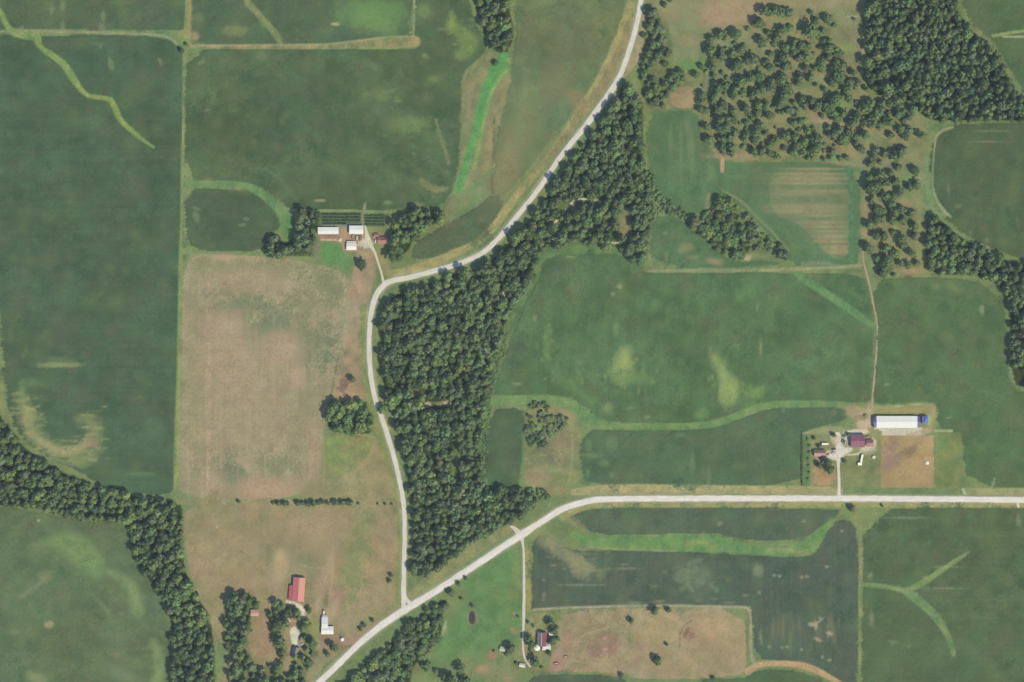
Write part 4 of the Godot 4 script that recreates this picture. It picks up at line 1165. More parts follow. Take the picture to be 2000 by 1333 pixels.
	strip([660, 700, 3, 652, 740, 3, 644, 790, 3], C(120, 120, 92), {"str": 0.6, "rag": 1})
	strip([712, 700, 4, 706, 760, 4], C(140, 144, 100), {"str": 0.6, "rag": 1})
	blob(745, 500, 14, 20, -20, C(150, 148, 108), 0.8)
	blob(750, 520, 10, 18, -20, C(160, 150, 114), 0.6)
	blob(640, 495, 32, 22, 10, C(102, 146, 92), 0.9, 0.3, 0.6)
	blob(668, 510, 24, 16, 20, C(106, 142, 94), 0.8, 0.3)
	blob(600, 505, 30, 8, 5, C(136, 144, 100), 0.6)
	for q in [[690, 1100, 26, 70, 8, C(132, 142, 100), 0.8], [708, 1030, 20, 50, 0, C(136, 140, 102), 0.7], [548, 1105, 14, 30, 5, C(182, 166, 128), 0.7], [545, 1085, 10, 12, 0, C(184, 168, 128), 0.6], [640, 1050, 30, 50, 0, C(162, 144, 116), 0.5], [600, 1030, 60, 30, 0, C(164, 148, 118), 0.5], [640, 1120, 12, 40, 15, C(176, 158, 132), 0.7], [629, 1145, 16, 22, 0, C(158, 138, 118), 0.7], [660, 1165, 12, 14, 0, C(158, 134, 118), 0.8], [650, 1195, 6, 26, 20, C(180, 160, 132), 0.7], [620, 1180, 6, 20, 10, C(176, 158, 132), 0.6], [638, 1178, 5, 14, 5, C(128, 120, 94), 0.8], [735, 1190, 40, 14, -10, C(150, 140, 104), 0.5], [400, 1020, 20, 60, 20, C(142, 138, 104), 0.6], [440, 1080, 50, 50, 0, C(152, 146, 112), 0.5], [390, 1110, 20, 20, 0, C(166, 142, 118), 0.6], [385, 1128, 8, 6, 0, C(156, 130, 110), 0.7], [760, 1060, 10, 60, 0, C(150, 138, 110), 0.6], [700, 1240, 50, 12, -30, C(160, 138, 116), 0.6], [660, 1262, 20, 8, -10, C(134, 126, 100), 0.7], [520, 1240, 15, 46, 0, C(158, 140, 114), 0.85], [500, 1300, 30, 20, 0, C(124, 134, 96), 0.7], [510, 1270, 20, 20, 0, C(158, 138, 108), 0.8], [425, 1180, 14, 30, 0, C(146, 142, 104), 0.7], [430, 1290, 10, 34, 0, C(112, 142, 96), 0.8], [416, 1212, 8, 10, 30, C(166, 164, 122), 0.7], [472, 1078, 3, 3, 0, C(110, 104, 84), 0.8], [423, 1030, 2, 3, 0, C(190, 184, 140), 0.8], [560, 1150, 12, 10, 0, C(150, 140, 104), 0.6]]:
		blob(q[0], q[1], q[2], q[3], q[4], q[5], q[6], 0.6, 0.9)
	strip([585, 1103, 2, 605, 1109, 2, 640, 1112, 2], C(180, 170, 138), {"str": 0.6, "rag": 1})
	strip([648, 1090, 2, 650, 1120, 3, 645, 1160, 3, 640, 1200, 2], C(176, 164, 132), {"str": 0.6, "rag": 1})
	# tan south pasture
	for q in [[1180, 1262, 34, 22, -20, C(152, 122, 112), 0.8], [1110, 1255, 14, 20, 0, C(158, 130, 114), 0.6], [1085, 1285, 12, 22, 0, C(168, 142, 126), 0.8], [1090, 1300, 24, 10, -10, C(168, 144, 126), 0.7], [1165, 1245, 44, 26, -20, C(140, 132, 104), 0.5], [1215, 1225, 22, 10, -20, C(136, 136, 100), 0.5], [1255, 1265, 16, 6, -10, C(160, 132, 116), 0.6], [1348, 1242, 18, 14, 10, C(168, 142, 122), 0.8], [1352, 1242, 5, 5, 0, C(140, 112, 100), 0.6], [1340, 1236, 5, 10, 20, C(126, 108, 88), 0.7], [1438, 1290, 14, 10, -30, C(172, 154, 128), 0.7], [1400, 1215, 40, 12, 0, C(170, 156, 118), 0.6], [1320, 1290, 50, 20, 0, C(164, 150, 116), 0.5], [1280, 1240, 40, 20, 0, C(160, 150, 112), 0.5], [1228, 1246, 7, 8, 0, C(128, 140, 96), 0.6], [1182, 1248, 4, 3, 0, C(190, 160, 140), 0.7], [1182, 1269, 5, 3, 0, C(192, 166, 142), 0.7], [1150, 1296, 60, 4, -4, C(140, 138, 106), 0.5]]:
		blob(q[0], q[1], q[2], q[3], q[4], q[5], q[6], 0.6, 0.8)
	strip([1328, 1262, 3, 1328, 1240, 3, 1338, 1222, 3, 1352, 1212, 3], C(122, 112, 90), {"str": 0.7, "rag": 1})
	strip([1128, 1262, 3, 1135, 1245, 3, 1160, 1234, 3, 1190, 1226, 3], C(178, 162, 130), {"str": 0.6, "rag": 1})
	strip([1100, 1282, 4, 1130, 1293, 4, 1180, 1297, 4, 1240, 1285, 4], C(170, 154, 126), {"str": 0.5, "rag": 1})
	# grove ground
	for q in [[1425, 20, 90, 30, 0, C(166, 148, 118), 0.9], [1400, 40, 40, 16, 0, C(164, 146, 118), 0.8], [1600, 5, 90, 14, 0, C(156, 146, 112), 0.7], [1345, 80, 20, 14, 10, C(160, 144, 114), 0.7], [1300, 20, 22, 24, 0, C(152, 148, 114), 0.6], [1350, 50, 20, 60, 10, C(134, 142, 104), 0.6], [1345, 128, 34, 10, -8, C(104, 144, 90), 0.9], [1372, 132, 14, 8, 0, C(124, 156, 92), 0.6], [1320, 115, 24, 18, 0, C(126, 142, 100), 0.6], [1660, 90, 26, 60, 0, C(132, 134, 104), 0.7], [1594, 222, 16, 16, 30, C(154, 138, 108), 0.7], [1615, 238, 26, 5, 8, C(172, 148, 124), 0.8], [1660, 250, 14, 6, 35, C(172, 146, 118), 0.8], [1610, 140, 18, 14, 0, C(148, 142, 106), 0.7], [1590, 180, 26, 10, 0, C(146, 146, 104), 0.6], [1530, 232, 26, 9, 0, C(146, 144, 102), 0.6], [1420, 305, 40, 6, 0, C(160, 146, 118), 0.8], [1660, 295, 22, 12, 20, C(154, 146, 108), 0.7], [1650, 320, 40, 4, 5, C(156, 148, 116), 0.7], [1710, 318, 20, 10, 0, C(150, 144, 108), 0.6], [1720, 255, 18, 6, 0, C(152, 144, 110), 0.6], [1650, 95, 14, 8, 0, C(130, 158, 98), 0.7], [1645, 210, 10, 14, 0, C(124, 156, 94), 0.7], [1694, 420, 10, 26, 0, C(152, 146, 112), 0.8], [1690, 455, 12, 10, 0, C(168, 146, 120), 0.7], [1785, 530, 26, 6, 0, C(164, 146, 116), 0.8], [1785, 505, 14, 5, 0, C(166, 146, 120), 0.6], [1765, 395, 22, 8, 0, C(156, 146, 108), 0.6], [1740, 367, 18, 5, 0, C(158, 148, 112), 0.7], [1760, 490, 20, 16, 0, C(152, 146, 106), 0.7], [1795, 440, 6, 80, 0, C(146, 150, 104), 0.6], [1700, 520, 10, 16, 0, C(120, 146, 100), 0.7], [1770, 360, 24, 20, 0, C(120, 150, 100), 0.6], [1748, 447, 6, 6, 0, C(150, 164, 96), 0.8], [1560, 300, 60, 5, 0, C(146, 150, 106), 0.5], [1630, 308, 14, 6, 0, C(108, 150, 98), 0.8], [1735, 345, 20, 10, 0, C(150, 150, 104), 0.5]]:
		blob(q[0], q[1], q[2], q[3], q[4], q[5], q[6], 0.5, 0.8)
	land([1308, 176, 1330, 170, 1358, 168, 1360, 212, 1312, 212], C(158, 144, 112), {"b": 0.05, "round": 1})
	strip([1411, 312, 8, 1411, 322, 8, 1411, 334, 8], C(176, 152, 128), {"rag": 0.6})
	strip([1655, 33, 3, 1680, 32, 3], C(176, 172, 136), {"str": 0.7})
	# scrubby corner
	land([1030, 790, 1095, 792, 1128, 820, 1134, 842, 1130, 900, 1132, 955, 1028, 956, 1022, 910, 1026, 850], C(136, 140, 102), {"b": 0.12, "hue": 0.18, "h": 0.1, "hn": 0.15})
	blob(1110, 812, 16, 10, 20, C(154, 144, 112), 0.8)
	blob(1100, 870, 22, 34, 15, C(142, 132, 106), 0.75)
	blob(1070, 892, 16, 16, 0, C(120, 120, 98), 0.6)
	blob(1048, 832, 12, 12, 0, C(126, 154, 96), 0.8)
	blob(1050, 935, 26, 14, 0, C(152, 138, 112), 0.7)
	blob(1100, 935, 26, 14, 0, C(132, 144, 96), 0.6)
	strip([1117, 850, 4, 1118, 890, 4, 1112, 940, 5], C(158, 160, 114), {"str": 0.7, "rag": 2})
	strip([1084, 895, 3, 1092, 910, 3, 1102, 925, 3], C(160, 146, 122), {"str": 0.6, "rag": 1})
	strip([1022, 850, 6, 1022, 900, 7, 1016, 945, 8], C(112, 140, 96), {"str": 0.7, "rag": 2})
	blob(1080, 962, 60, 8, -5, C(148, 142, 106), 0.8)

func yards() -> void:
	var yid := lot("farmyard_ground", "bare reddish earth yard between the white sheds", "yard")
	land([620, 440, 712, 440, 716, 470, 704, 494, 672, 494, 664, 472, 622, 470], C(166, 142, 122), {"id": yid, "h": 0.03, "hn": 0.03, "b": 0.08, "round": 1})
	blob(716, 475, 13, 9, 10, C(206, 202, 190), 0.95, 0.4, 0.5)
	blob(707, 477, 10, 4, -10, C(198, 190, 170), 0.9, 0.4, 0.5)
	blob(737, 474, 14, 3, 5, C(196, 184, 168), 0.8, 0.4, 0.5)
	blob(744, 465, 12, 7, 0, C(168, 124, 114), 0.7)
	strip([626, 468.5, 4, 659, 469, 4], C(190, 170, 148), {"rag": 0.3})
	blob(645, 461, 14, 4, 0, C(150, 122, 110), 0.6, 0.3)
	blob(672, 458, 9, 14, 20, C(178, 156, 126), 0.8)
	land([716, 440, 740, 438, 750, 440, 752, 456, 722, 462], C(136, 140, 102), {"round": 1})
	land([722, 460, 752, 456, 759, 464, 758, 478, 728, 478], C(164, 134, 118), {"round": 1, "b": 0.1})
	land([626, 416, 700, 416, 710, 418, 752, 420, 750, 442, 626, 444], C(98, 118, 90), {"round": 0, "b": 0.06})
	land([630, 438, 700, 436, 706, 441, 660, 444, 630, 444], C(136, 142, 132), {"round": 0, "b": 0.1})
	strip([625, 412, 4, 700, 412, 2.5, 770, 415, 2], C(140, 152, 112), {"rag": 0.6})
	strip([566, 412, 3, 575, 411, 4], C(160, 152, 118), {"rag": 0.6})
	blob(712, 405, 3, 8, 10, C(158, 158, 126), 0.8)
	strip([710, 412, 5, 708, 425, 7, 709, 440, 6], C(132, 134, 106), {"rag": 1})
	blob(617, 486, 10, 18, 0, C(134, 132, 110), 0.8)
	blob(560, 445, 12, 22, 0, C(106, 144, 94), 0.8)
	# red barn yard
	var pid := lot("gravel_yard_ground", "pale gravel turning yard among trees south of the red roofed barn", "yard")
	strip([561, 1176, 6, 575, 1180, 7, 586, 1186, 9, 592, 1194, 8, 592, 1206, 6], C(204, 208, 186), {"id": pid, "rag": 0.6, "h": 0.04})
	land([565, 1229, 577, 1224, 583, 1233, 586, 1240, 581, 1246, 580, 1263, 571, 1263, 567, 1246], C(216, 215, 198), {"id": pid, "round": 1, "rag": 0.8, "h": 0.04})
	blob(588, 1260, 6, 3, 10, C(186, 190, 172), 0.8, 0.3)
	blob(573, 1218, 10, 8, 0, C(160, 140, 116), 0.8)
	blob(558, 1240, 6, 14, 0, C(158, 150, 112), 0.7)
	strip([624, 1250, 4, 624, 1262, 3, 617, 1270, 3], C(170, 168, 134), {"rag": 0.5})
	blob(614, 1230, 12, 30, 0, C(138, 150, 98), 0.7)
	blob(637, 1196, 10, 5, 90, C(184, 164, 142), 0.5)
	land([620, 1242, 655, 1242, 658, 1262, 640, 1274, 628, 1270], C(150, 134, 110), {"round": 1})
	land([644, 1244, 690, 1238, 700, 1250, 680, 1262, 655, 1256], C(162, 140, 120), {"round": 1, "str": 0.8})
	# south farmstead
	land([1026, 1200, 1092, 1196, 1088, 1240, 1076, 1275, 1074, 1310, 1030, 1312, 1016, 1290, 1026, 1250], C(136, 142, 102), {"b": 0.08, "round": 1})
	blob(1044, 1236, 7, 10, 0, C(172, 156, 128), 0.8)
	blob(1030, 1275, 10, 16, -10, C(160, 146, 112), 0.7)
	blob(1040, 1283, 8, 5, 0, C(152, 134, 112), 0.7)
	blob(942, 1307, 12, 8, 0, C(172, 142, 114), 0.8)
	blob(962, 1281, 8, 5, 0, C(176, 130, 112), 0.9, 0.3)
	blob(992, 1327, 10, 5, 0, C(170, 140, 116), 0.7)
	strip([1094, 1216, 2, 1095, 1240, 3, 1092, 1256, 3], C(150, 158, 124), {"str": 0.7})
	land([1078, 1280, 1100, 1276, 1100, 1312, 1078, 1314], C(168, 142, 126), {"round": 1, "str": 0.8})
	speckle(1000, 1196, 1096, 1330, 130, 2, 8, [C(158, 150, 116), C(120, 138, 94), C(170, 152, 126), C(112, 128, 90)], 0.7, [0, idm[roundi((1230 - GY0) / ST) * GW + roundi((1000 - GX0) / ST)]])
	# east farm
	var eid := lot("farmyard_ground", "grassy olive yard and garden round the pink roofed house", "yard")
	land([1568, 846, 1640, 846, 1650, 836, 1704, 838, 1720, 850, 1722, 952, 1568, 952], C(132, 140, 100), {"id": eid, "round": 0, "h": 0.05, "hn": 0.04, "b": 0.08, "hue": 0.1})
	land([1568, 850, 1580, 850, 1583, 950, 1568, 950], C(104, 130, 94), {"round": 0})
	land([1586, 908, 1635, 900, 1634, 948, 1588, 950], C(166, 146, 112), {"round": 1, "b": 0.05})
	blob(1612, 935, 18, 10, 0, C(174, 142, 112), 0.6)
	land([1722, 852, 1824, 852, 1826, 954, 1720, 954], C(167, 149, 113), {"id": lot("bare_earth_ground", "square of bare tan earth below the long white barn", "bare plot"), "round": 0, "h": 0.03, "hn": 0.03, "b": 0.05, "hue": 0.03, "rag": 1})
	blob(1740, 897, 16, 30, 10, C(148, 130, 116), 0.8)
	blob(1776, 884, 22, 10, -20, C(134, 120, 98), 0.75)
	blob(1795, 890, 20, 8, -30, C(168, 146, 100), 0.5)
	blob(1812, 900, 6, 8, 0, C(178, 160, 130), 0.7)
	blob(1770, 930, 40, 18, 0, C(174, 154, 112), 0.6)
	land([1826, 846, 1878, 844, 1879, 952, 1826, 954], C(128, 138, 92), {"id": lot("grass_paddock_ground", "rough green paddock beside the square of bare earth", "paddock"), "round": 0, "h": 0.08, "hn": 0.08, "b": 0.09, "hue": 0.2})
	blob(1840, 868, 10, 16, 0, C(108, 144, 92), 0.6)
	land([1704, 794, 1800, 790, 1828, 788, 1830, 838, 1800, 850, 1704, 852], C(142, 146, 104), {"id": 0, "round": 0, "h": 0.05, "hn": 0.04, "b": 0.08})
	blob(1780, 802, 40, 5, -3, C(164, 152, 112), 0.8)
	blob(1822, 806, 5, 16, 0, C(170, 156, 118), 0.7)
	blob(1790, 790, 12, 2, -3, C(182, 182, 148), 0.8, 0.2)
	blob(1755, 794, 10, 2, 0, C(170, 178, 138), 0.8, 0.2)
	blob(1815, 822, 4, 10, 0, C(176, 190, 130), 0.8, 0.2)
	var wy := lot("gravel_yard_ground", "tan gravel yard at the west end of the long white barn", "yard")
	blob(1680, 808, 22, 14, 0, C(172, 158, 128), 0.95, 0.5, 0.6, 0.5, wy)
	blob(1690, 828, 20, 15, -30, C(178, 164, 134), 0.95, 0.5, 0.6, 0.5, wy)
	blob(1663, 802, 14, 8, 20, C(164, 154, 122), 0.8, 0.5, 0.8, 0.5, wy)
	blob(1700, 800, 7, 14, 10, C(180, 168, 138), 0.9, 0.4, 0.6, 0.5, wy)
	blob(1690, 828, 14, 10, -20, C(196, 180, 152), 0.8)
	blob(1686, 814, 10, 6, -20, C(140, 130, 102), 0.7)
	land([1708, 836, 1802, 836, 1806, 850, 1760, 851, 1712, 850], C(200, 199, 182), {"id": lot("concrete_ground", "pale concrete apron along the long white barn's south side", "apron"), "round": 0, "rag": 0.6, "h": 0.06, "hn": 0.01, "b": 0.03})
	blob(1785, 848, 20, 5, -8, C(178, 162, 138), 0.8)
	blob(1812, 842, 10, 6, 0, C(184, 164, 138), 0.8)
	strip([1804, 843, 3, 1804, 852, 3], C(140, 132, 104), {"str": 0.7})
	strip([1826, 842, 4, 1860, 842, 5], C(160, 170, 128), {"rag": 0.8})
	land([1568, 846, 1600, 836, 1640, 832, 1652, 840, 1640, 848, 1570, 850], C(146, 152, 112), {"round": 1, "id": 0})
	var cid := lot("gravel_yard_ground", "white gravel turning circle between the house and maroon roofed barn", "yard")
	land([1628, 846, 1642, 844, 1644, 868, 1652, 876, 1664, 874, 1664, 882, 1650, 890, 1644, 902, 1640, 906, 1634, 900, 1622, 898, 1614, 892, 1614, 882, 1632, 880, 1632, 866], C(214, 208, 196), {"id": cid, "round": 1, "rag": 1, "h": 0.05, "b": 0.04})
	land([1644, 846, 1660, 840, 1690, 838, 1700, 846, 1660, 850, 1658, 870, 1646, 872], C(196, 192, 168), {"id": cid, "round": 1, "rag": 2, "h": 0.05, "b": 0.1})
	strip([1650, 889, 4, 1672, 888, 3.5, 1684, 884, 5, 1690, 872, 5], C(202, 196, 172), {"rag": 0.5, "id": cid})
	land([1690, 850, 1712, 856, 1712, 876, 1690, 878], C(196, 178, 156), {"round": 1, "rag": 1})
	land([1700, 838, 1722, 840, 1724, 860, 1706, 860, 1698, 848], C(142, 148, 108), {"round": 1})
	for q in [[1655, 856, 8, 9], [1664, 846, 12, 5], [1682, 846, 14, 4], [1690, 878, 14, 7], [1700, 880, 10, 5], [1651, 848, 5, 7], [1660, 878, 10, 6], [1630, 856, 7, 10], [1622, 888, 12, 7], [1706, 870, 4, 12]]:
		blob(q[0], q[1], q[2], q[3], 0.0, C(202, 196, 178), 0.8, 0.7, 0.8, 0.8)
	blob(1634, 858, 6, 9, 0, C(196, 188, 164), 0.8)
	blob(1600, 896, 12, 6, 0, C(158, 142, 120), 0.7)
	speckle(1570, 846, 1722, 952, 90, 2, 7, [C(120, 140, 94), C(150, 148, 110), C(110, 130, 90), C(160, 150, 118)], 0.6, [eid])
	strip([1881, 956, 3, 1885, 966, 4], C(190, 190, 150), {})

func roads() -> void:
	var g := C(222, 219, 210)
	road("gravel_road", "white gravel road sweeping from the lower fork to the long straight", [560, 1395, 13, 600, 1355, 13, 640, 1318, 13, 700, 1259, 13, 745, 1222, 14, 790, 1192, 15, 840, 1162, 14, 920, 1110, 14, 980, 1070, 14, 1017, 1046, 15, 1060, 1018, 13, 1100, 994, 13, 1150, 979, 13, 1200, 975, 12.5, 1400, 974, 12.5, 1640, 974, 12.5, 1800, 975, 12.5, 2000, 977, 12.5, 2120, 978, 12.5], g, {"lift": 0.30})
	road("gravel_road", "pale gravel road curving north past the big wood", [788, 1192, 9, 788, 1150, 10, 789, 1100, 9, 790, 1040, 9, 788, 985, 10, 778, 930, 10, 762, 868, 10.5, 745, 815, 10.5, 730, 770, 10.5, 722, 712, 10.5, 721, 650, 10.5, 727, 600, 11, 740, 568, 12, 762, 550, 12, 800, 542, 11, 860, 526, 11, 910, 510, 11, 945, 492, 11, 975, 464, 11, 1010, 422, 11, 1050, 372, 11, 1095, 306, 11, 1145, 244, 12, 1170, 210, 13, 1192, 180, 13, 1214, 140, 11, 1230, 95, 11, 1243, 50, 11, 1252, 0, 11, 1258, -60, 11, 1262, -112, 11], C(212, 210, 198), {"lift": 0.24})
	road("gravel_road", "short gravel slip closing the little triangle at the lower fork", [788, 1150, 6, 792, 1170, 9, 806, 1182, 7], C(212, 210, 198), {"lift": 0.18})
	road("driveway_path", "pale driveway from the road bend up to the white sheds", [750, 556, 7, 745, 535, 4.5, 738, 512, 4.5, 731, 492, 6, 723, 478, 9, 718, 466, 11, 715, 452, 6, 713, 440, 4], C(206, 204, 178), {"category": "driveway", "lift": 0.16})
	road("driveway_path", "straight pale driveway from the fork down to the south farmstead", [1017, 1046, 16, 1021, 1062, 6, 1023, 1090, 5.5, 1023.5, 1150, 6, 1023, 1200, 6.5, 1022, 1232, 5, 1021, 1255, 4, 1023, 1278, 4, 1028, 1292, 4, 1036, 1304, 4], C(206, 202, 190), {"category": "driveway", "lift": 0.18})
	road("driveway_path", "short pale stub entering the big wood's southern tip", [1017, 1046, 16, 1006, 1034, 9, 996, 1026, 5, 978, 1006, 4.5], C(206, 202, 186), {"category": "driveway", "lift": 0.14})
	road("driveway_path", "straight pale driveway from the white road to the pink roofed house", [1640, 976, 18, 1639, 966, 9, 1639, 940, 6.5, 1638, 912, 7, 1638, 895, 10], C(214, 208, 192), {"category": "driveway", "lift": 0.16})
	road("farm_track_path", "narrow brownish farm track dividing the wide green fields", [1702, 800, 7, 1704, 780, 4.5, 1707, 745, 4, 1711, 700, 4, 1714, 650, 4, 1712, 625, 4, 1705, 590, 4, 1699, 560, 4, 1693, 535, 4.5, 1687, 512, 4, 1684, 490, 4], C(176, 162, 136), {"category": "track", "middle": 0.08, "lift": 0.5})
	road("gravel_road", "pale gravel spur leaving the straight road toward the south", [1988, 978, 10, 1990, 990, 5, 1994, 1004, 5, 2000, 1022, 5, 2008, 1060, 5], C(206, 202, 186), {"lift": 0.16})
	# the land beyond, out to the horizon
	var v := PackedVector3Array()
	var c := PackedColorArray()
	var idx := PackedInt32Array()
	var fn := FastNoiseLite.new()
	fn.noise_type = FastNoiseLite.TYPE_CELLULAR
	fn.cellular_return_type = FastNoiseLite.RETURN_CELL_VALUE
	fn.cellular_distance_function = FastNoiseLite.DISTANCE_MANHATTAN
	fn.frequency = 0.0028
	var g2 := RandomNumberGenerator.new()
	g2.seed = 12
	var tints := [C(86, 106, 86), C(92, 114, 88), C(96, 118, 92), C(90, 108, 86), C(152, 146, 116), C(128, 136, 100), C(72, 92, 70)]
	for j in 140:
		for i in 110:
			var x := (i - 55) * 220.0
			var z := (j - 70) * 170.0
			var t := fn.get_noise_2d(x, z)
			var q: Color = tints[int(absf(t) * 97.0) % 7] if g2.randf() < 0.75 else tints[g2.randi() % 7]
			var col := coded(real(q))
			var lane := coded(real(C(126, 138, 100)))
			var k := v.size()
			for w in [[0.0, 0.0, 1], [1.0, 0.0, 1], [1.0, 1.0, 1], [0.0, 1.0, 1], [0.02, 0.025, 0], [0.98, 0.025, 0], [0.98, 0.975, 0], [0.02, 0.975, 0]]:
				v.append(Vector3(x + w[0] * 220.0, -0.6, z + w[1] * 170.0))
				c.append(lane if w[2] else col)
			for e in 4:
				var f := (e + 1) % 4
				idx.append_array([k + e, k + f, k + 4 + e, k + f, k + 4 + f, k + 4 + e])
			idx.append_array([k + 4, k + 5, k + 7, k + 5, k + 6, k + 7])
	var arr := []
	arr.resize(Mesh.ARRAY_MAX)
	arr[Mesh.ARRAY_VERTEX] = v
	arr[Mesh.ARRAY_COLOR] = c
	arr[Mesh.ARRAY_INDEX] = idx
	var m := ArrayMesh.new()
	m.add_surface_from_arrays(Mesh.PRIMITIVE_TRIANGLES, arr)
	var o := MeshInstance3D.new()
	o.name = "land"
	o.mesh = m
	o.material_override = vertex_paint("ground")
	add_child(o)
	tag(o, "farmland spreading away to the horizon on every side", "land", "", "structure")
	var pond := thing("pond_water", "small dark muddy pond in the lush green meadow", "pond", px(922, 1207, 0.12))
	pond.set_meta("kind", "structure")
	var pv := PackedVector3Array()
	for i in 24:
		for t in [i, i + 1]:
			var an: float = TAU * t / 24.0
			pv.append(Vector3(cos(an) * 6.5 * U * (1.0 + 0.1 * sin(an * 3.0)), 0, sin(an) * 14.0 * U * (1.0 + 0.08 * cos(an * 2.0))))
		pv.append(Vector3.ZERO)
	part(pond, "water", mesh_of(pv, PackedColorArray()), paint(82, 80, 78, 0.35))

# ---------------------------------------------------------------- vegetation

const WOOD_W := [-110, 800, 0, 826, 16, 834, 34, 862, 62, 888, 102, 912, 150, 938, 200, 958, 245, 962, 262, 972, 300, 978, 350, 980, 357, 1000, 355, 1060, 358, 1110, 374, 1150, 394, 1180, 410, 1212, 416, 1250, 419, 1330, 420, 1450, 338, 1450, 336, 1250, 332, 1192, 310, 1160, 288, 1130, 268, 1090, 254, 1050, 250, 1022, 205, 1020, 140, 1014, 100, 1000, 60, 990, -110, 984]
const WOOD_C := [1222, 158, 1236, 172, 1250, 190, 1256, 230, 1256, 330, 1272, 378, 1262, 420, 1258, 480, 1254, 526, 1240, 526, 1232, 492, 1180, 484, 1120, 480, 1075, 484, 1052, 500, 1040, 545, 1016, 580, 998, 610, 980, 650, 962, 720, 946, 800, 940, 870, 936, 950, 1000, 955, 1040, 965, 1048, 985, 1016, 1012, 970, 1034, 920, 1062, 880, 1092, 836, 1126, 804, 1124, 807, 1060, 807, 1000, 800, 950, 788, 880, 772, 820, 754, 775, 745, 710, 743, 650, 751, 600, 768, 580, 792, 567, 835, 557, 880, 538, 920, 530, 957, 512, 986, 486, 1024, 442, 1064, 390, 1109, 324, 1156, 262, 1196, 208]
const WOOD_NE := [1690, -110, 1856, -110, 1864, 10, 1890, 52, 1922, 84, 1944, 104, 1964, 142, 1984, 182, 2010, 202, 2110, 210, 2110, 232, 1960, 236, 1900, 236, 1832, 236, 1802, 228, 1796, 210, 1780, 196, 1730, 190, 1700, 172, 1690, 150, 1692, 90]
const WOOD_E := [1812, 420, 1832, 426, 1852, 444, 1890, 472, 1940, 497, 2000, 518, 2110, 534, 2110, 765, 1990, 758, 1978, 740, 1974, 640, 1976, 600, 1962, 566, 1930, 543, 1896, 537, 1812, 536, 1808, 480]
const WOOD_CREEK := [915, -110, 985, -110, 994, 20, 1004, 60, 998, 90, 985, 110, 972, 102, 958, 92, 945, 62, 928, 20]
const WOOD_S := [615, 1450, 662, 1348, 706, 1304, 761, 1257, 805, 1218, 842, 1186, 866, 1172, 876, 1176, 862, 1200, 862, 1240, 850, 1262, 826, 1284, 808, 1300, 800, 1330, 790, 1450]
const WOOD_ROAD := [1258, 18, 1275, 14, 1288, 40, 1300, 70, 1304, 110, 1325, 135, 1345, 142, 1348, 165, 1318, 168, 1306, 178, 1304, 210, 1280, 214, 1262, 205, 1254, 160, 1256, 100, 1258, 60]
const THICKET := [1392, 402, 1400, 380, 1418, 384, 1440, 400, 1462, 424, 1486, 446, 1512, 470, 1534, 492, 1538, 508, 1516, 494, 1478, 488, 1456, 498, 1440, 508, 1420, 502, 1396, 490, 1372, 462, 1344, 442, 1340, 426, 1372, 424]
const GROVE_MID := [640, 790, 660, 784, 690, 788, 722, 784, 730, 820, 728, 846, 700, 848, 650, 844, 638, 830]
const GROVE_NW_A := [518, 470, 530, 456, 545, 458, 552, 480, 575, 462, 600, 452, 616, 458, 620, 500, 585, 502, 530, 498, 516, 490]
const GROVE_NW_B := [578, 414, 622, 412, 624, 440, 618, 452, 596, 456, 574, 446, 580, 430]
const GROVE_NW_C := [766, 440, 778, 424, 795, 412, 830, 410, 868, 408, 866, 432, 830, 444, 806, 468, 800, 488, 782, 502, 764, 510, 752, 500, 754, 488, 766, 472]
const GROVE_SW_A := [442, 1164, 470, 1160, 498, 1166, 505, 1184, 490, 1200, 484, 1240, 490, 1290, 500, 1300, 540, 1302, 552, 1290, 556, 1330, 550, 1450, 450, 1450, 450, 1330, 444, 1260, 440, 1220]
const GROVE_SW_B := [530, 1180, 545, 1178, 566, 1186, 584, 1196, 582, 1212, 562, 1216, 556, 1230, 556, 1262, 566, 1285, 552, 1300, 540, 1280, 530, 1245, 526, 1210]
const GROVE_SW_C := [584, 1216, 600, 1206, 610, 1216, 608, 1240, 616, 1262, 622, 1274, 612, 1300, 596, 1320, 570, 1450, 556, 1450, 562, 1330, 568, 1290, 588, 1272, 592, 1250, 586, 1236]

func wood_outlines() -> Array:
	return [WOOD_W, WOOD_C, WOOD_NE, WOOD_E, WOOD_CREEK, WOOD_S, GROVE_MID, GROVE_NW_A, GROVE_NW_B, GROVE_NW_C]

func plant_kinds() -> void:
	for i in 6:
		crowns.append(make_crown(40 + i, 6 + i % 3, 88, 110, 0.95 + 0.06 * (i % 3)))
	trunk_mesh = make_trunk()

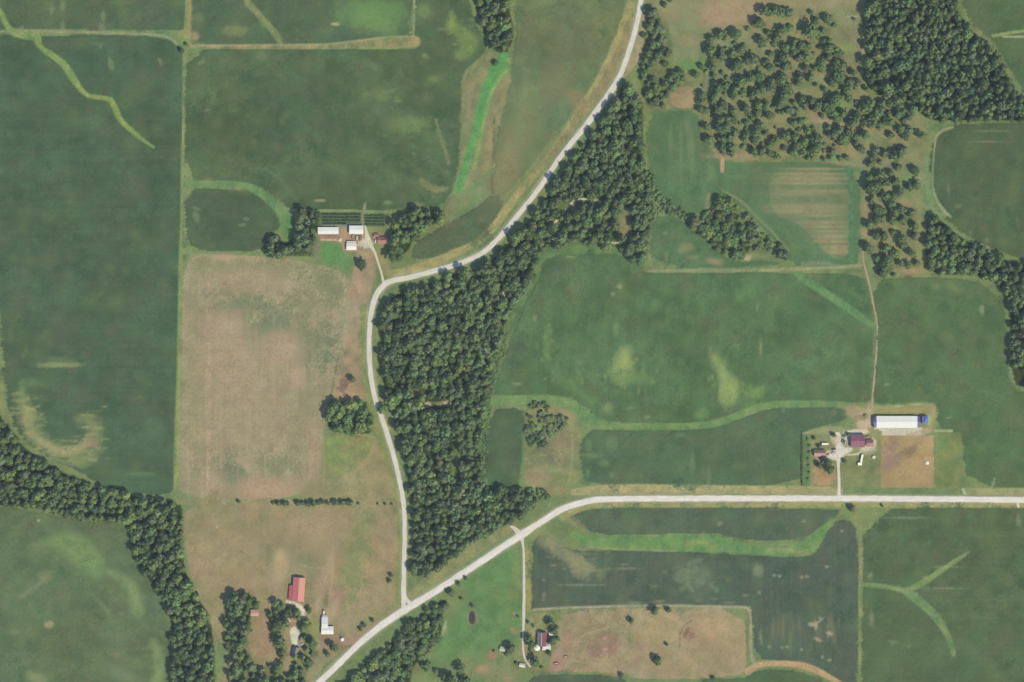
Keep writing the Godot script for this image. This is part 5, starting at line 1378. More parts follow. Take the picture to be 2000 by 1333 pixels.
func woods() -> void:
	forest("winding wood of mixed green trees along the broad dark field's south side", WOOD_W, 12.2, 5.6, 9.6, [0, 1, 3, 1, 2, 2, 2, 4], 11)
	forest("big triangular wood between the curving gravel road and the wide green field", WOOD_C, 12.6, 6.6, 10.0, [0, 0, 1, 1, 3, 2, 2], 12, [[1100, 430, 40, 40, 0.75], [1160, 440, 60, 46, 0.85], [1086, 434, 13, 10, 0.0], [1104, 410, 14, 11, 0.0], [1128, 394, 24, 9, 0.0], [1168, 395, 12, 8, 0.0], [1204, 477, 18, 8, 0.0], [1152, 446, 16, 8, 0.0], [1222, 438, 10, 30, 0.0], [824, 768, 18, 9, 0.0], [845, 794, 24, 9, 0.0], [875, 794, 16, 10, 0.0], [910, 766, 9, 12, 0.0], [1222, 440, 14, 42, 0.1], [892, 905, 9, 50, 0.0], [855, 788, 36, 12, 0.15], [909, 762, 8, 10, 0.1], [838, 905, 14, 24, 0.5], [985, 574, 10, 8, 0.0], [756, 826, 9, 14, 0.0]])
	forest("dense tall wood with a sharp shaded west edge", WOOD_NE, 12.4, 6.6, 9.8, [0, 0, 1, 1, 3, 2], 13, [[1745, 155, 22, 9, 0.1]], "forest", 1.6)
	forest("strip of wood below the rounded dark field", WOOD_E, 12.2, 5.6, 9.6, [0, 1, 1, 3, 2, 2], 14, [[1992, 735, 12, 20, 0.3]])
	forest("narrow clump of creek side trees above the vivid grass ribbon", WOOD_CREEK, 14.0, 7.0, 10.0, [0, 1, 1, 2, 3], 15)
	forest("roadside wood south of the lower white road", WOOD_S, 12.6, 6.0, 10.2, [1, 1, 2, 2, 2, 3, 4], 16, [], "forest", 0.95)
	forest("loose line of roadside trees left of the tan hillside", WOOD_ROAD, 13.5, 5.5, 9.0, [1, 2, 2, 3, 3], 17, [[1290, 150, 16, 30, 0.55], [1270, 110, 20, 30, 0.7]], "forest", 1.0)
	forest("irregular thicket between the two hay fields", THICKET, 12.0, 4.0, 9.5, [0, 1, 2, 2, 3, 4], 18, [[1450, 420, 40, 24, 0.4], [1495, 465, 30, 22, 0.5]], "forest", 0.9)
	forest("compact grove in the bend of the pasture by the gravel road", GROVE_MID, 13.0, 7.5, 11.0, [0, 1, 2, 2, 4], 19)
	forest("shelter wood at the west side of the white sheds", GROVE_NW_A, 15.0, 8.0, 12.0, [0, 1, 1, 3], 20, [[560, 478, 10, 10, 0.2], [606, 484, 16, 16, 0.5]])
	forest("shelter trees above the long white shed's west end", GROVE_NW_B, 12.0, 6.0, 9.0, [0, 1, 3, 3], 21)
	forest("bushy shelter wood at the east side of the white sheds", GROVE_NW_C, 13.0, 7.0, 10.5, [0, 1, 2, 2, 4], 22, [[795, 482, 16, 12, 0.3]])
	forest("narrow belt of trees west of the red roofed barn", GROVE_SW_A, 14.0, 5.0, 9.5, [0, 1, 1, 2, 3], 23, [[496, 1196, 12, 10, 0.0], [500, 1260, 14, 50, 0.2]])
	forest("yard trees between the red roofed barn and gravel yard", GROVE_SW_B, 14.0, 5.0, 9.5, [0, 1, 1, 2], 24)
	forest("yard trees between the gravel yard and white L-shaped shed", GROVE_SW_C, 14.5, 4.5, 9.0, [0, 1, 2, 2, 4], 25, [[606, 1228, 8, 10, 0.4]])
	forest("bluish grassy scrub in the corner by the curved grass strip", [1030, 790, 1062, 780, 1072, 798, 1106, 812, 1112, 828, 1080, 848, 1062, 878, 1040, 876, 1024, 862, 1028, 830], 7.5, 2.0, 5.5, [0, 1, 3, 3, 2, 2], 26, [[1050, 830, 13, 14, 0.05], [1088, 806, 16, 6, 0.1], [1040, 806, 8, 8, 0.3]], "scrub_undergrowth", 0.7)
	forest("low bushes along the big wood's eastern edge", [985, 655, 1000, 642, 988, 690, 962, 760, 954, 850, 948, 950, 936, 950, 942, 850, 950, 780, 968, 700], 6.0, 1.6, 3.2, [1, 2, 2, 2, 3], 27, [], "scrub_undergrowth", 0.5)
	forest("low bushes at the big wood's south tip by the fork", [950, 955, 1050, 955, 1080, 962, 1070, 975, 1040, 985, 1000, 1015, 960, 1030, 940, 990], 8.0, 3.0, 6.0, [1, 2, 2, 3], 28, [], "scrub_undergrowth", 0.8)
	forest("bushy trees where the dense wood meets the open grove", [1692, 160, 1730, 185, 1790, 200, 1796, 230, 1760, 240, 1730, 225, 1700, 215, 1680, 190], 17.0, 6.0, 9.0, [0, 1, 2, 2], 29, [[1715, 180, 18, 14, 0.2]])
	forest("low bushes along the hay field's curving upper edge", [1256, 330, 1272, 332, 1284, 366, 1312, 396, 1346, 416, 1342, 432, 1308, 420, 1280, 412, 1262, 500, 1256, 500], 7.5, 2.5, 5.0, [1, 2, 2, 3], 30, [], "scrub_undergrowth", 0.7)

func grove_scrub() -> void:
	forest("low brush filling the irregular thicket between the hay fields", THICKET, 7.0, 1.6, 4.0, [1, 2, 2, 3, 4], 34, [[1450, 420, 26, 16, 0.5]], "scrub_undergrowth", 0.7)
	forest("low scrub and saplings growing among the open grove's trees", [1388, 96, 1440, 60, 1520, 40, 1560, 60, 1600, 40, 1640, 110, 1680, 170, 1700, 220, 1690, 270, 1640, 300, 1560, 312, 1480, 308, 1410, 300, 1385, 250, 1395, 215, 1370, 190, 1372, 140], 21.0, 2.0, 6.5, [1, 2, 2, 3, 2, 4], 33, [[1545, 130, 20, 30, 0.2], [1600, 165, 36, 30, 0.1], [1530, 235, 40, 14, 0.1], [1600, 228, 30, 14, 0.0], [1420, 130, 20, 20, 0.3], [1650, 100, 20, 50, 0.1], [1460, 300, 60, 10, 0.1]], "scrub_undergrowth", 0.7)

func single_trees() -> void:
	var T := func(label: String, x: float, y: float, r: float, tone: int, group := "", tall := 1.0) -> void:
		tree("tree", label, x, y, r, tone, group, tall)
	T.call("tall dark tree in the pinkish cattle lane south of the white sheds", 708, 519, 10.0, 0)
	T.call("small dark tree beside the purple brown mud patch", 688, 741, 7.0, 0)
	T.call("larger dark tree at the lane crossing by the broad dark field", 355, 100, 5.5, 0, "trees at the lane crossing", 1.2)
	T.call("smaller dark tree at the lane crossing by the broad dark field", 364, 87, 4.5, 0, "trees at the lane crossing")
	var hedge := [[466, 980, 4, "small bush like tree alone at the hedgerow's west end"], [543, 983, 5.5, "first dark tree of the hedgerow's west run"], [556, 984, 5.5, "second dark tree of the hedgerow's west run"], [581, 983, 6, "round hedgerow tree between two gaps"], [600, 984, 5, "hedgerow tree just right of the second gap"], [612, 983, 6, "dark hedgerow tree at the row's middle"], [630, 981, 5.5, "hedgerow tree with bare grass on both sides"], [655, 982, 6.5, "broad hedgerow tree near the row's east end"], [669, 981, 6.5, "broad grey hedgerow tree, second from the east end"], [686, 982, 6.5, "last hedgerow tree at the row's east end"], [752, 985, 3, "tiny hedgerow bush close to the gravel road"]]
	for q in [[548, 984, 4, "low"], [562, 984, 4, "second low"], [590, 983, 5, "squat"], [605, 985, 5, "narrow"], [621, 982, 5, "ragged"], [640, 983, 4.5, "wide low"], [662, 983, 5.5, "bushy"], [678, 982, 6, "grey bushy"], [533, 983, 3.5, "tiny"], [700, 984, 3, "tiny eastern"], [765, 985, 3, "tiny roadside"], [738, 985, 2.5, "thin"]]:
		tree("hedgerow_bush", q[3] + " dark bush filling a gap in the hedgerow above worn pasture", q[0], q[1], q[2], 0, "hedgerow between the hay field and the worn pasture", 0.8)
	for h in hedge: T.call(h[3] + " above the worn pasture", h[0], h[1], h[2], 3 if h[0] > 650 else 0, "hedgerow between the hay field and the worn pasture")
	T.call("upper of two small dark trees near the gravel road in worn pasture", 764, 1124, 4.5, 0)
	T.call("lower of two small dark trees near the gravel road in worn pasture", 761, 1135, 5.0, 0)
	T.call("small dark tree on the verge, closest to the lower road fork", 727, 1212, 4.5, 0)
	T.call("dark bushy tree on the verge above the white road's slope", 711, 1222, 5.5, 1)
	T.call("dark tree on the verge left of two others by the white road", 704, 1229, 5.0, 0)
	T.call("dark slender tree between the white L-shaped shed and the road", 652, 1264, 8.5, 0, "", 1.3)
	T.call("low tree beneath the slender dark tree near the white road", 640, 1278, 6.0, 1)
	T.call("small tree beside the driveway bend at the red roofed barn", 604, 1192, 6.5, 0)
	T.call("large bushy tree on the tan south pasture's top lane", 1279, 1192, 9.0, 1)
	T.call("smaller tree right of the bushy one on the tan pasture's lane", 1305, 1192, 6.0, 0)
	T.call("lone round tree inside the tan south pasture's upper half", 1232, 1212, 6.0, 0)
	T.call("large dark tree inside the tan south pasture's lower half", 1283, 1290, 9.5, 0)
	T.call("tiny tree in the middle of the tan south pasture", 1302, 1259, 4.0, 1)
	T.call("small tree on the tan south pasture's bottom edge", 1393, 1325, 4.5, 0)
	T.call("pale bush by the gap in the tan south pasture's bottom edge", 1214, 1320, 5.0, 3)
	T.call("dark green tree above the grey and maroon roofed barn", 1075, 1216, 9.0, 1)
	T.call("light green tree below another behind the grey roofed barn", 1082, 1233, 8.0, 3)
	T.call("dark tree at the driveway's end beside the tan yard patch", 1031, 1246, 8.0, 0)
	T.call("dark tree between the driveway and the white round bin", 1039, 1260, 8.0, 1)
	T.call("reddish shaded tree against the maroon roof's east side", 1078, 1252, 9.0, 0)
	T.call("tall dark tree in the meadow left of the south driveway", 997, 1267, 9.5, 3, "", 1.3)
	T.call("round dark green tree below the south farmstead's driveway loop", 1045, 1292, 10.0, 0)
	T.call("low dark bush under the square white roofed shed", 1072, 1275, 6.0, 0)
	T.call("small bush at the meadow pond's north end", 923, 1184, 4.0, 0)
	T.call("bushy tree on the lower meadow left of the big clump", 832, 1300, 10.0, 1)
	T.call("upper tree of the big clump at the bottom of the meadow", 900, 1306, 10.5, 1, "meadow clump")
	T.call("dark left tree of the big clump at the bottom of the meadow", 868, 1320, 9.5, 0, "meadow clump")
	T.call("broadest green tree of the big clump at the bottom of the meadow", 884, 1332, 14.0, 1, "meadow clump")
	T.call("right hand dark tree of the big clump at the bottom of the meadow", 908, 1330, 10.5, 0, "meadow clump")
	T.call("tall dark tree south of the pink roofed house", 1616, 904, 9.0, 0, "", 1.2)
	T.call("dark spreading tree left of the taller one by the pink roofed house", 1600, 909, 7.0, 0)
	T.call("lone dark tree on the tan garden below the pink roofed house", 1620, 917, 9.0, 0)
	T.call("small tree beside the driveway's turning circle", 1649, 901, 5.0, 1)
	T.call("scruffy tree among clutter west of the maroon roofed barn", 1657, 849, 4.5, 3)
	T.call("small tree beside the white travel trailer", 1600, 872, 5.0, 0)
	T.call("small garden tree above the white travel trailer", 1590, 856, 4.0, 1)
	T.call("dark hedge tree at the garden's top right corner", 1628, 850, 5.0, 0)
	T.call("lone dark tree on the verge south of the white road", 1663, 993, 7.5, 0)
	T.call("tiny bush on the verge below the white road's straight", 1723, 988, 3.5, 1)
	T.call("large dark tree by the road at the tan hillside's west end", 1276, 26, 13.0, 3, "", 1.1)
	T.call("dark brown bush row end at the tan hillside's top corner", 1298, 10, 6.0, 0)
	T.call("upper dark brown bush at the tan hillside's top corner", 1308, 0, 6.0, 0)
	T.call("round dark tree alone on green slope beside the roadside trees", 1296, 98, 8.0, 0)
	T.call("yellow green round tree leaning over the gravel road", 747, 800, 9.0, 4)
	T.call("round green tree at the lower edge of the thicket", 1436, 496, 13.0, 1)
	T.call("broad grey green tree at the thicket's west end", 1356, 433, 12.0, 3)
	T.call("dark tree on the thicket's right tip", 1522, 497, 9.0, 0)
	T.call("dark tree at the big wood's south east prong", 1234, 508, 10.0, 0, "", 1.3)
	T.call("dark tree at the lower end of the north east strip of wood", 1818, 524, 8.0, 0)
	T.call("small tree at the vivid grass ribbon's head", 968, 124, 6.0, 0)
	T.call("yellow bush by the meadow's clump", 852, 1312, 5.0, 4)
	T.call("grey half dead tree at the roadside wood's top end", 880, 1158, 7.5, 3)
	T.call("small tree between the grey one and the white road", 896, 1140, 5.5, 0)
	T.call("tiny tree on the meadow's road bank", 910, 1130, 4.0, 1)
	T.call("small round tree between the pond and roadside wood", 901, 1170, 3.5, 1)
	T.call("small bush beside the south driveway's upper half", 1012, 1205, 3.0, 1)
	T.call("dark bush right of the south driveway's lower half", 1032, 1216, 4.0, 3)
	var by := [["pale bush above the dark driveway trees", 1042, 1223, 3.5], ["small bush on the tan yard edge by the pasture corner", 1088, 1226, 4.0], ["bush against the pasture fence right of the maroon barn", 1090, 1248, 4.5], ["rounded bush between white bin and driveway loop", 1036, 1270, 3.5], ["shrub at the farmstead's bottom corner by the dark field", 1058, 1304, 4.0], ["low shrub left of the small white shed", 1008, 1296, 4.0], ["shrub on the meadow edge above the reddish patch", 965, 1272, 3.0], ["shrub beside the tall dark meadow tree", 990, 1278, 5.0]]
	for b in by: tree("shrub", b[0] + " at the south farmstead", b[1], b[2], b[3], 1, "", 0.8)
	# bush rows: the clipped hedge west of the pink roofed house
	hedge_row()
	for k in 7:
		tree("orchard_bush", "small green bush in the garden strip, %s from the top" % ["first", "second", "third", "fourth", "fifth", "sixth", "last"][k], 1579 + rng.randf_range(-2, 2), 858 + k * 13.0, 3.0, 2, "garden strip bushes", 0.7)
	# young conifers in rows behind the white sheds
	var con := PackedVector3Array()
	var cc := PackedColorArray()
	var g := RandomNumberGenerator.new()
	g.seed = 5
	for t in 46:
		var h := g.randf()
		var an := g.randf() * TAU
		var r := (1.0 - h) * 0.85 + 0.1
		clump(con, cc, Vector3(cos(an) * r, 0.4 + h * 2.6, sin(an) * r), 0.42, Color(0.9, 1.0, 0.9) * g.randf_range(0.8, 1.1), g)
	var cm := mesh_of(con, cc)
	for row in 4:
		var n := 19 if row < 3 else 12
		for k in n:
			var x := 633.0 + k * 3.9
			var y := 420.0 + row * 6.0
			plant_young(cm, x, y, row, k)
		for k in 10:
			plant_young(cm, 715.0 + k * 3.9, 422.0 + row * 5.8, row, k + 30)

func hedge_row() -> void:
	var o := thing("hedge", "long straight clipped dark green hedge west of the pink roofed house", "hedge", px(1567, 850))
	var g := RandomNumberGenerator.new()
	g.seed = 8
	leaf_normals = PackedVector3Array()
	var v := PackedVector3Array()
	var c := PackedColorArray()
	for k in 420:
		var f := g.randf_range(0.8, 1.15)
		clump(v, c, Vector3(g.randf_range(-0.9, 0.9), g.randf_range(0.4, 2.9), g.randf() * 100.0 * U), g.randf_range(0.4, 0.65), Color(f, f, f), g, Vector3(0, 0.3, 0))
	part(o, "foliage", mesh_of(v, c, leaf_normals), leaf_material(0))

func plant_young(cm: ArrayMesh, x: float, y: float, row: int, k: int) -> void:
	var o := MeshInstance3D.new()
	o.name = numbered("young_conifer")
	o.mesh = cm
	o.material_override = leaf_material(0 if k % 3 else 1)
	o.position = px(x + rng.randf_range(-0.5, 0.5), y + rng.randf_range(-0.4, 0.4))
	o.rotation.y = rng.randf() * TAU
	var s := rng.randf_range(0.75, 1.15)
	o.scale = Vector3(s, s * 1.1, s)
	add_child(o)
	tag(o, "young conifer %s, %s row behind the white sheds" % ["west of the track" if k < 30 else "east of the track", ["topmost", "second", "third", "lowest"][row]], "tree", "planted conifer rows")

# the open grove: x, y, crown radius of every tree that stands apart
const GROVE_A := [1405, 67, 8, 1387, 76, 7, 1385, 98, 9, 1436, 68, 9, 1480, 46, 10, 1490, 20, 8, 1500, 23, 8, 1512, 22, 9, 1524, 25, 9, 1538, 25, 9, 1487, 82, 8, 1408, 97, 5, 1407, 111, 7, 1428, 107, 8, 1446, 98, 7, 1437, 129, 10, 1471, 116, 10, 1458, 118, 7, 1499, 63, 5, 1525, 58, 7, 1516, 74, 8, 1531, 93, 6, 1528, 112, 8, 1503, 105, 5, 1497, 120, 5, 1369, 130, 5, 1390, 131, 7, 1504, 132, 7, 1358, 146, 6, 1393, 147, 5, 1409, 141, 4, 1410, 161, 5, 1402, 171, 10, 1416, 169, 7, 1370, 186, 7, 1395, 188, 8, 1367, 197, 6, 1390, 199, 6, 1446, 159, 10, 1466, 152, 8, 1483, 151, 8, 1435, 174, 8, 1432, 187, 6, 1490, 172, 8, 1504, 173, 8, 1507, 158, 7, 1528, 150, 7, 1520, 157, 6, 1468, 188, 6, 1481, 204, 8, 1495, 207, 8, 1528, 195, 6, 1518, 206, 6, 1368, 214, 6, 1376, 216, 6, 1400, 215, 9, 1432, 216, 7, 1457, 213, 8, 1478, 221, 7, 1502, 226, 7, 1520, 218, 4, 1406, 234, 9, 1420, 233, 9, 1432, 234, 7, 1474, 181, 7, 1413, 205, 7, 1450, 182, 7]
const GROVE_B := [1380, 249, 7, 1405, 251, 9, 1416, 250, 9, 1384, 273, 9, 1434, 258, 7, 1410, 272, 8, 1408, 289, 7, 1423, 271, 7, 1428, 286, 7, 1427, 298, 6, 1412, 297, 5, 1458, 240, 5, 1485, 244, 7, 1475, 259, 8, 1456, 263, 6, 1453, 273, 6, 1474, 275, 6, 1495, 260, 5, 1488, 281, 4, 1503, 283, 7, 1513, 274, 7, 1471, 296, 8, 1490, 293, 7, 1502, 299, 6, 1516, 306, 6, 1530, 265, 7, 1550, 240, 7, 1562, 237, 6, 1576, 256, 6, 1553, 226, 4, 1535, 266, 7, 1550, 267, 8, 1568, 279, 9, 1557, 286, 7, 1550, 297, 8, 1590, 270, 8, 1597, 281, 7, 1590, 295, 9, 1600, 273, 7, 1578, 308, 5, 1585, 309, 5, 1567, 297, 7]
const GROVE_C := [1530, 57, 6, 1550, 81, 7, 1533, 93, 7, 1546, 93, 7, 1551, 101, 7, 1565, 91, 8, 1577, 89, 7, 1583, 24, 4, 1592, 40, 6, 1582, 62, 12, 1590, 66, 9, 1606, 60, 5, 1615, 36, 7, 1617, 43, 6, 1628, 48, 5, 1600, 92, 4, 1617, 80, 6, 1617, 96, 8, 1630, 97, 7, 1636, 104, 8, 1667, 37, 3, 1617, 112, 7, 1533, 113, 9, 1534, 128, 9, 1560, 113, 8, 1573, 111, 8, 1605, 121, 6, 1590, 132, 5, 1573, 133, 6, 1633, 121, 7, 1645, 126, 7, 1627, 136, 7, 1636, 150, 10, 1660, 162, 8, 1524, 158, 8, 1560, 152, 7, 1558, 163, 6, 1580, 153, 7, 1643, 145, 7, 1622, 160, 7, 1640, 157, 7, 1665, 142, 6, 1593, 165, 3.5, 1610, 175, 5, 1625, 163, 6, 1673, 163, 7, 1656, 168, 7, 1654, 177, 8]
const GROVE_D := [1535, 171, 8, 1530, 186, 8, 1541, 178, 7, 1565, 194, 7, 1584, 198, 7, 1570, 205, 6, 1525, 200, 7, 1536, 215, 6, 1525, 219, 3.5, 1550, 200, 5, 1555, 214, 4, 1592, 211, 7, 1596, 208, 7, 1616, 211, 10, 1628, 198, 10, 1637, 193, 8, 1655, 190, 7, 1672, 199, 4, 1627, 221, 8, 1645, 221, 7, 1605, 226, 4, 1671, 224, 7, 1685, 211, 9, 1696, 212, 8, 1706, 228, 8, 1627, 264, 10, 1637, 256, 9, 1648, 270, 11, 1658, 262, 8, 1640, 275, 8, 1617, 249, 6, 1686, 262, 8, 1668, 268, 7, 1623, 297, 6, 1620, 308, 4, 1640, 309, 4, 1653, 307, 5, 1681, 291, 7, 1671, 278, 6, 1664, 240, 8, 1690, 240, 7, 1697, 238, 7, 1700, 320, 7, 1718, 316, 5, 1609, 311, 4, 1632, 233, 7]
const GROVE_E := [1710, 220, 9, 1672, 228, 7, 1727, 230, 7, 1757, 208, 8, 1755, 221, 8, 1774, 230, 6, 1763, 236, 5, 1702, 241, 8, 1718, 245, 7, 1736, 238, 8, 1757, 253, 7, 1774, 254, 7, 1798, 264, 7, 1767, 266, 7, 1738, 263, 6, 1753, 289, 5, 1765, 292, 7, 1752, 304, 10, 1710, 292, 6, 1726, 299, 7, 1706, 306, 6, 1697, 346, 8, 1716, 343, 9, 1737, 338, 6, 1752, 326, 6, 1787, 334, 7, 1730, 356, 6, 1748, 355, 7, 1702, 368, 12, 1714, 364, 8, 1700, 392, 6, 1727, 383, 8, 1743, 386, 7, 1757, 375, 7, 1775, 365, 7, 1788, 360, 8, 1710, 408, 8, 1718, 413, 8, 1738, 399, 9, 1747, 413, 9, 1760, 410, 7, 1722, 426, 8, 1710, 430, 7, 1778, 416, 8, 1740, 430, 8, 1762, 430, 7, 1696, 438, 8, 1785, 441, 7, 1744, 453, 5, 1711, 461, 7, 1724, 461, 8, 1760, 466, 8, 1761, 478, 8, 1785, 460, 7, 1695, 485, 9, 1729, 484, 8, 1780, 495, 7, 1711, 504, 6, 1731, 511, 10, 1726, 521, 8, 1747, 495, 8, 1721, 533, 8, 1757, 514, 6, 1772, 518, 6, 1790, 514, 6, 1745, 536, 4, 1734, 526, 7]
const SPOTS := [[1390, 85, "at the tan hillside's foot"], [1500, 40, "along the tan hillside's long lower rim"], [1460, 95, "in small glade under the tan hillside"], [1385, 140, "beside the vivid green hollow"], [1378, 200, "next to the small square of tan earth"], [1450, 160, "in the crowded heart of the grove"], [1500, 180, "in the close set middle of the grove"], [1430, 225, "above the curved hay field corner"], [1395, 265, "overlooking the hay field's corner"], [1425, 285, "near the short pinkish track"], [1480, 255, "around the lower glade of the grove"], [1500, 292, "on the grove's bottom rim"], [1530, 80, "at the upper grassy opening"], [1585, 55, "on the upper grassy slope"], [1615, 95, "beside open slope facing the dense wood"], [1570, 115, "around the grove's central grassy gap"], [1645, 150, "near the dense wood's shaded edge"], [1590, 170, "in the central open glade"], [1535, 185, "left of the central open glade"], [1570, 205, "above the reddish cattle trail"], [1625, 205, "in clump right of the reddish trail"], [1640, 262, "in the round clump below the reddish trail"], [1575, 275, "in lower clump left of reddish trail"], [1590, 305, "at the striped field's top margin"], [1685, 225, "where the grove thins toward the dense wood"], [1665, 285, "on the tan slope above the striped field"], [1745, 235, "below the dense wood's south west corner"], [1765, 262, "beside the rounded dark field's lane"], [1745, 298, "at the narrow pasture's head"], [1710, 310, "at the striped field's upper right corner"], [1715, 350, "in the narrow pasture's upper end"], [1770, 350, "on the narrow pasture's grassy right side"], [1712, 385, "beside dark grass strip of narrow pasture"], [1745, 395, "in the narrow pasture's densest clump"], [1715, 425, "left of the narrow pasture's clump"], [1775, 425, "on the narrow pasture's right margin"], [1715, 468, "in the narrow pasture's lower left"], [1765, 475, "in the narrow pasture's lower right"], [1725, 518, "at narrow pasture's foot by farm track"], [1770, 512, "on bare strip at narrow pasture's foot"]]

func grove() -> void:
	var all := []
	var classes := {}
	for list in [GROVE_A, GROVE_B, GROVE_C, GROVE_D, GROVE_E]:
		for i in range(0, list.size(), 3):
			var x: float = list[i]
			var y: float = list[i + 1]
			var r: float = list[i + 2]
			var tone := [0, 1, 1, 2, 2, 3][rng.randi() % 6] as int
			var best := 0
			for s in SPOTS.size():
				if Vector2(x - SPOTS[s][0], y - SPOTS[s][1]).length() < Vector2(x - SPOTS[best][0], y - SPOTS[best][1]).length(): best = s
			var size := "big" if r >= 9 else ("middling" if r >= 7 else ("modest" if r >= 5 else "tiny"))
			var key := "%s|%s|%d" % [size, TONE_WORDS[tone], best]
			if not classes.has(key): classes[key] = []
			classes[key].append(all.size())
			all.append([x, y, r, tone, size, best])
	var ORD := ["westernmost", "second from west", "third from west", "fourth from west", "fifth from west", "sixth from west", "seventh from west"]
	for key in classes:
		var c: Array = classes[key]
		c.sort_custom(func(p, q): return all[p][0] < all[q][0])
		for n in c.size():
			var t = all[c[n]]
			var label := "%s %s tree %s" % [t[4], TONE_WORDS[t[3]], SPOTS[t[5]][2]]
			if c.size() > 1: label += " (%s)" % ORD[mini(n, 6)]
			tree("tree", label, t[0] + 1.0, t[1] + 1.0, t[2] * 1.28, t[3], "trees of the open grove", rng.randf_range(0.85, 1.1))

# ---------------------------------------------------------------- farmsteads

func shed(called: String, label: String, x: float, y: float, long: float, wide: float, turn: float, eave: float, ridge: float, wall: Material, near_roof: Material, far_roof: Material, seed_ := 1, n_doors := 1, n_windows := 0, category := "shed", over := 0.5) -> Node3D:
	var o := thing(called, label, category, px(x, y), deg_to_rad(turn))
	gable(o, Vector3.ZERO, long * U, wide * U, eave, ridge, wall, near_roof, far_roof, seed_, over)
	doors(o, Vector3.ZERO, long * U, wide * U, paint(200, 200, 196) if n_windows == 0 else paint(120, 100, 88), n_doors, minf(eave - 0.4, 3.2) if n_windows == 0 else 2.1, 3.2 if n_windows == 0 else 1.0)
	if n_windows: windows(o, Vector3.ZERO, long * U, wide * U, n_windows)
	return o

func farm_north_west() -> void:
	var white := roofing(228, 232, 226)
	shed("livestock_shed", "long narrow white roofed shed above the reddish yard", 641, 451, 39, 12, 0, 2.8, 3.5, paint(190, 186, 176), white, white, 3, 4)
	shed("machine_shed", "wider white roofed shed beside the driveway's top end", 696, 449.5, 26, 15, 0, 4.2, 5.4, paint(206, 206, 200), white, white, 4, 2)
	var s := shed("small_shed", "small white roofed shed at the yard's lower edge", 686.5, 482, 18, 12, 0, 3.0, 4.0, paint(200, 198, 186), roofing(236, 236, 222), roofing(226, 226, 212), 5, 1)
	part(s, "lean_to", box(18 * U, 0.12, 3.0), roofing(206, 196, 184), Vector3(0, 2.4, -6 * U - 1.4), Vector3(0.08, 0, 0))
	var h := shed("farm_house", "faded red roofed house at the driveway's right side", 746, 470, 16, 13, 0, 3.2, 6.0, paint(206, 198, 188), roofing(178, 132, 122), roofing(162, 122, 112), 6, 1, 3, "house", 0.4)
	part(h, "chimney", box(0.8, 2.2, 0.8), paint(150, 120, 108), Vector3(2.0, 6.2, -0.6))
	part(h, "porch", box(2.0, 0.2, 4.0), paint(222, 206, 196), Vector3(6.2, 2.6, 1.0))
	shed("garden_shed", "small red roofed outbuilding just above the faded red house", 735, 460, 9, 6, 0, 2.4, 3.2, paint(170, 140, 128), roofing(170, 126, 114), roofing(156, 118, 106), 8, 1)
	trailer("farm_wagon", "upright pale wagon left in the yard below the wide white shed", 698, 466, 85, 5.5, 2.3, 216, 210, 192, true, "wagon")
	trailer("farm_wagon", "pinkish grey wagon left of the pale one in the yard", 690, 463, 88, 4.6, 2.2, 186, 168, 150, true, "wagon")
	trailer("farm_wagon", "greenish wagon nearest the driveway in the yard", 704, 465, 90, 5.0, 2.2, 150, 150, 130, true, "wagon")
	car("car", "white car parked west of the faded red house", 734, 470, 80, 226, 222, 214)
	car("car", "cream car parked at the faded red house's east side", 756, 470, 60, 222, 206, 194)
	car("pickup_truck", "pale pickup standing on the turning area under the red roofed outbuilding", 731, 465, 95, 206, 196, 186, 5.2, true)
	bin_("water_tank", "low round pale tank at the white shed's left corner", 664, 469, 2.0, 1.6, 0.5, paint(206, 190, 164), paint(210, 196, 172), "tank")

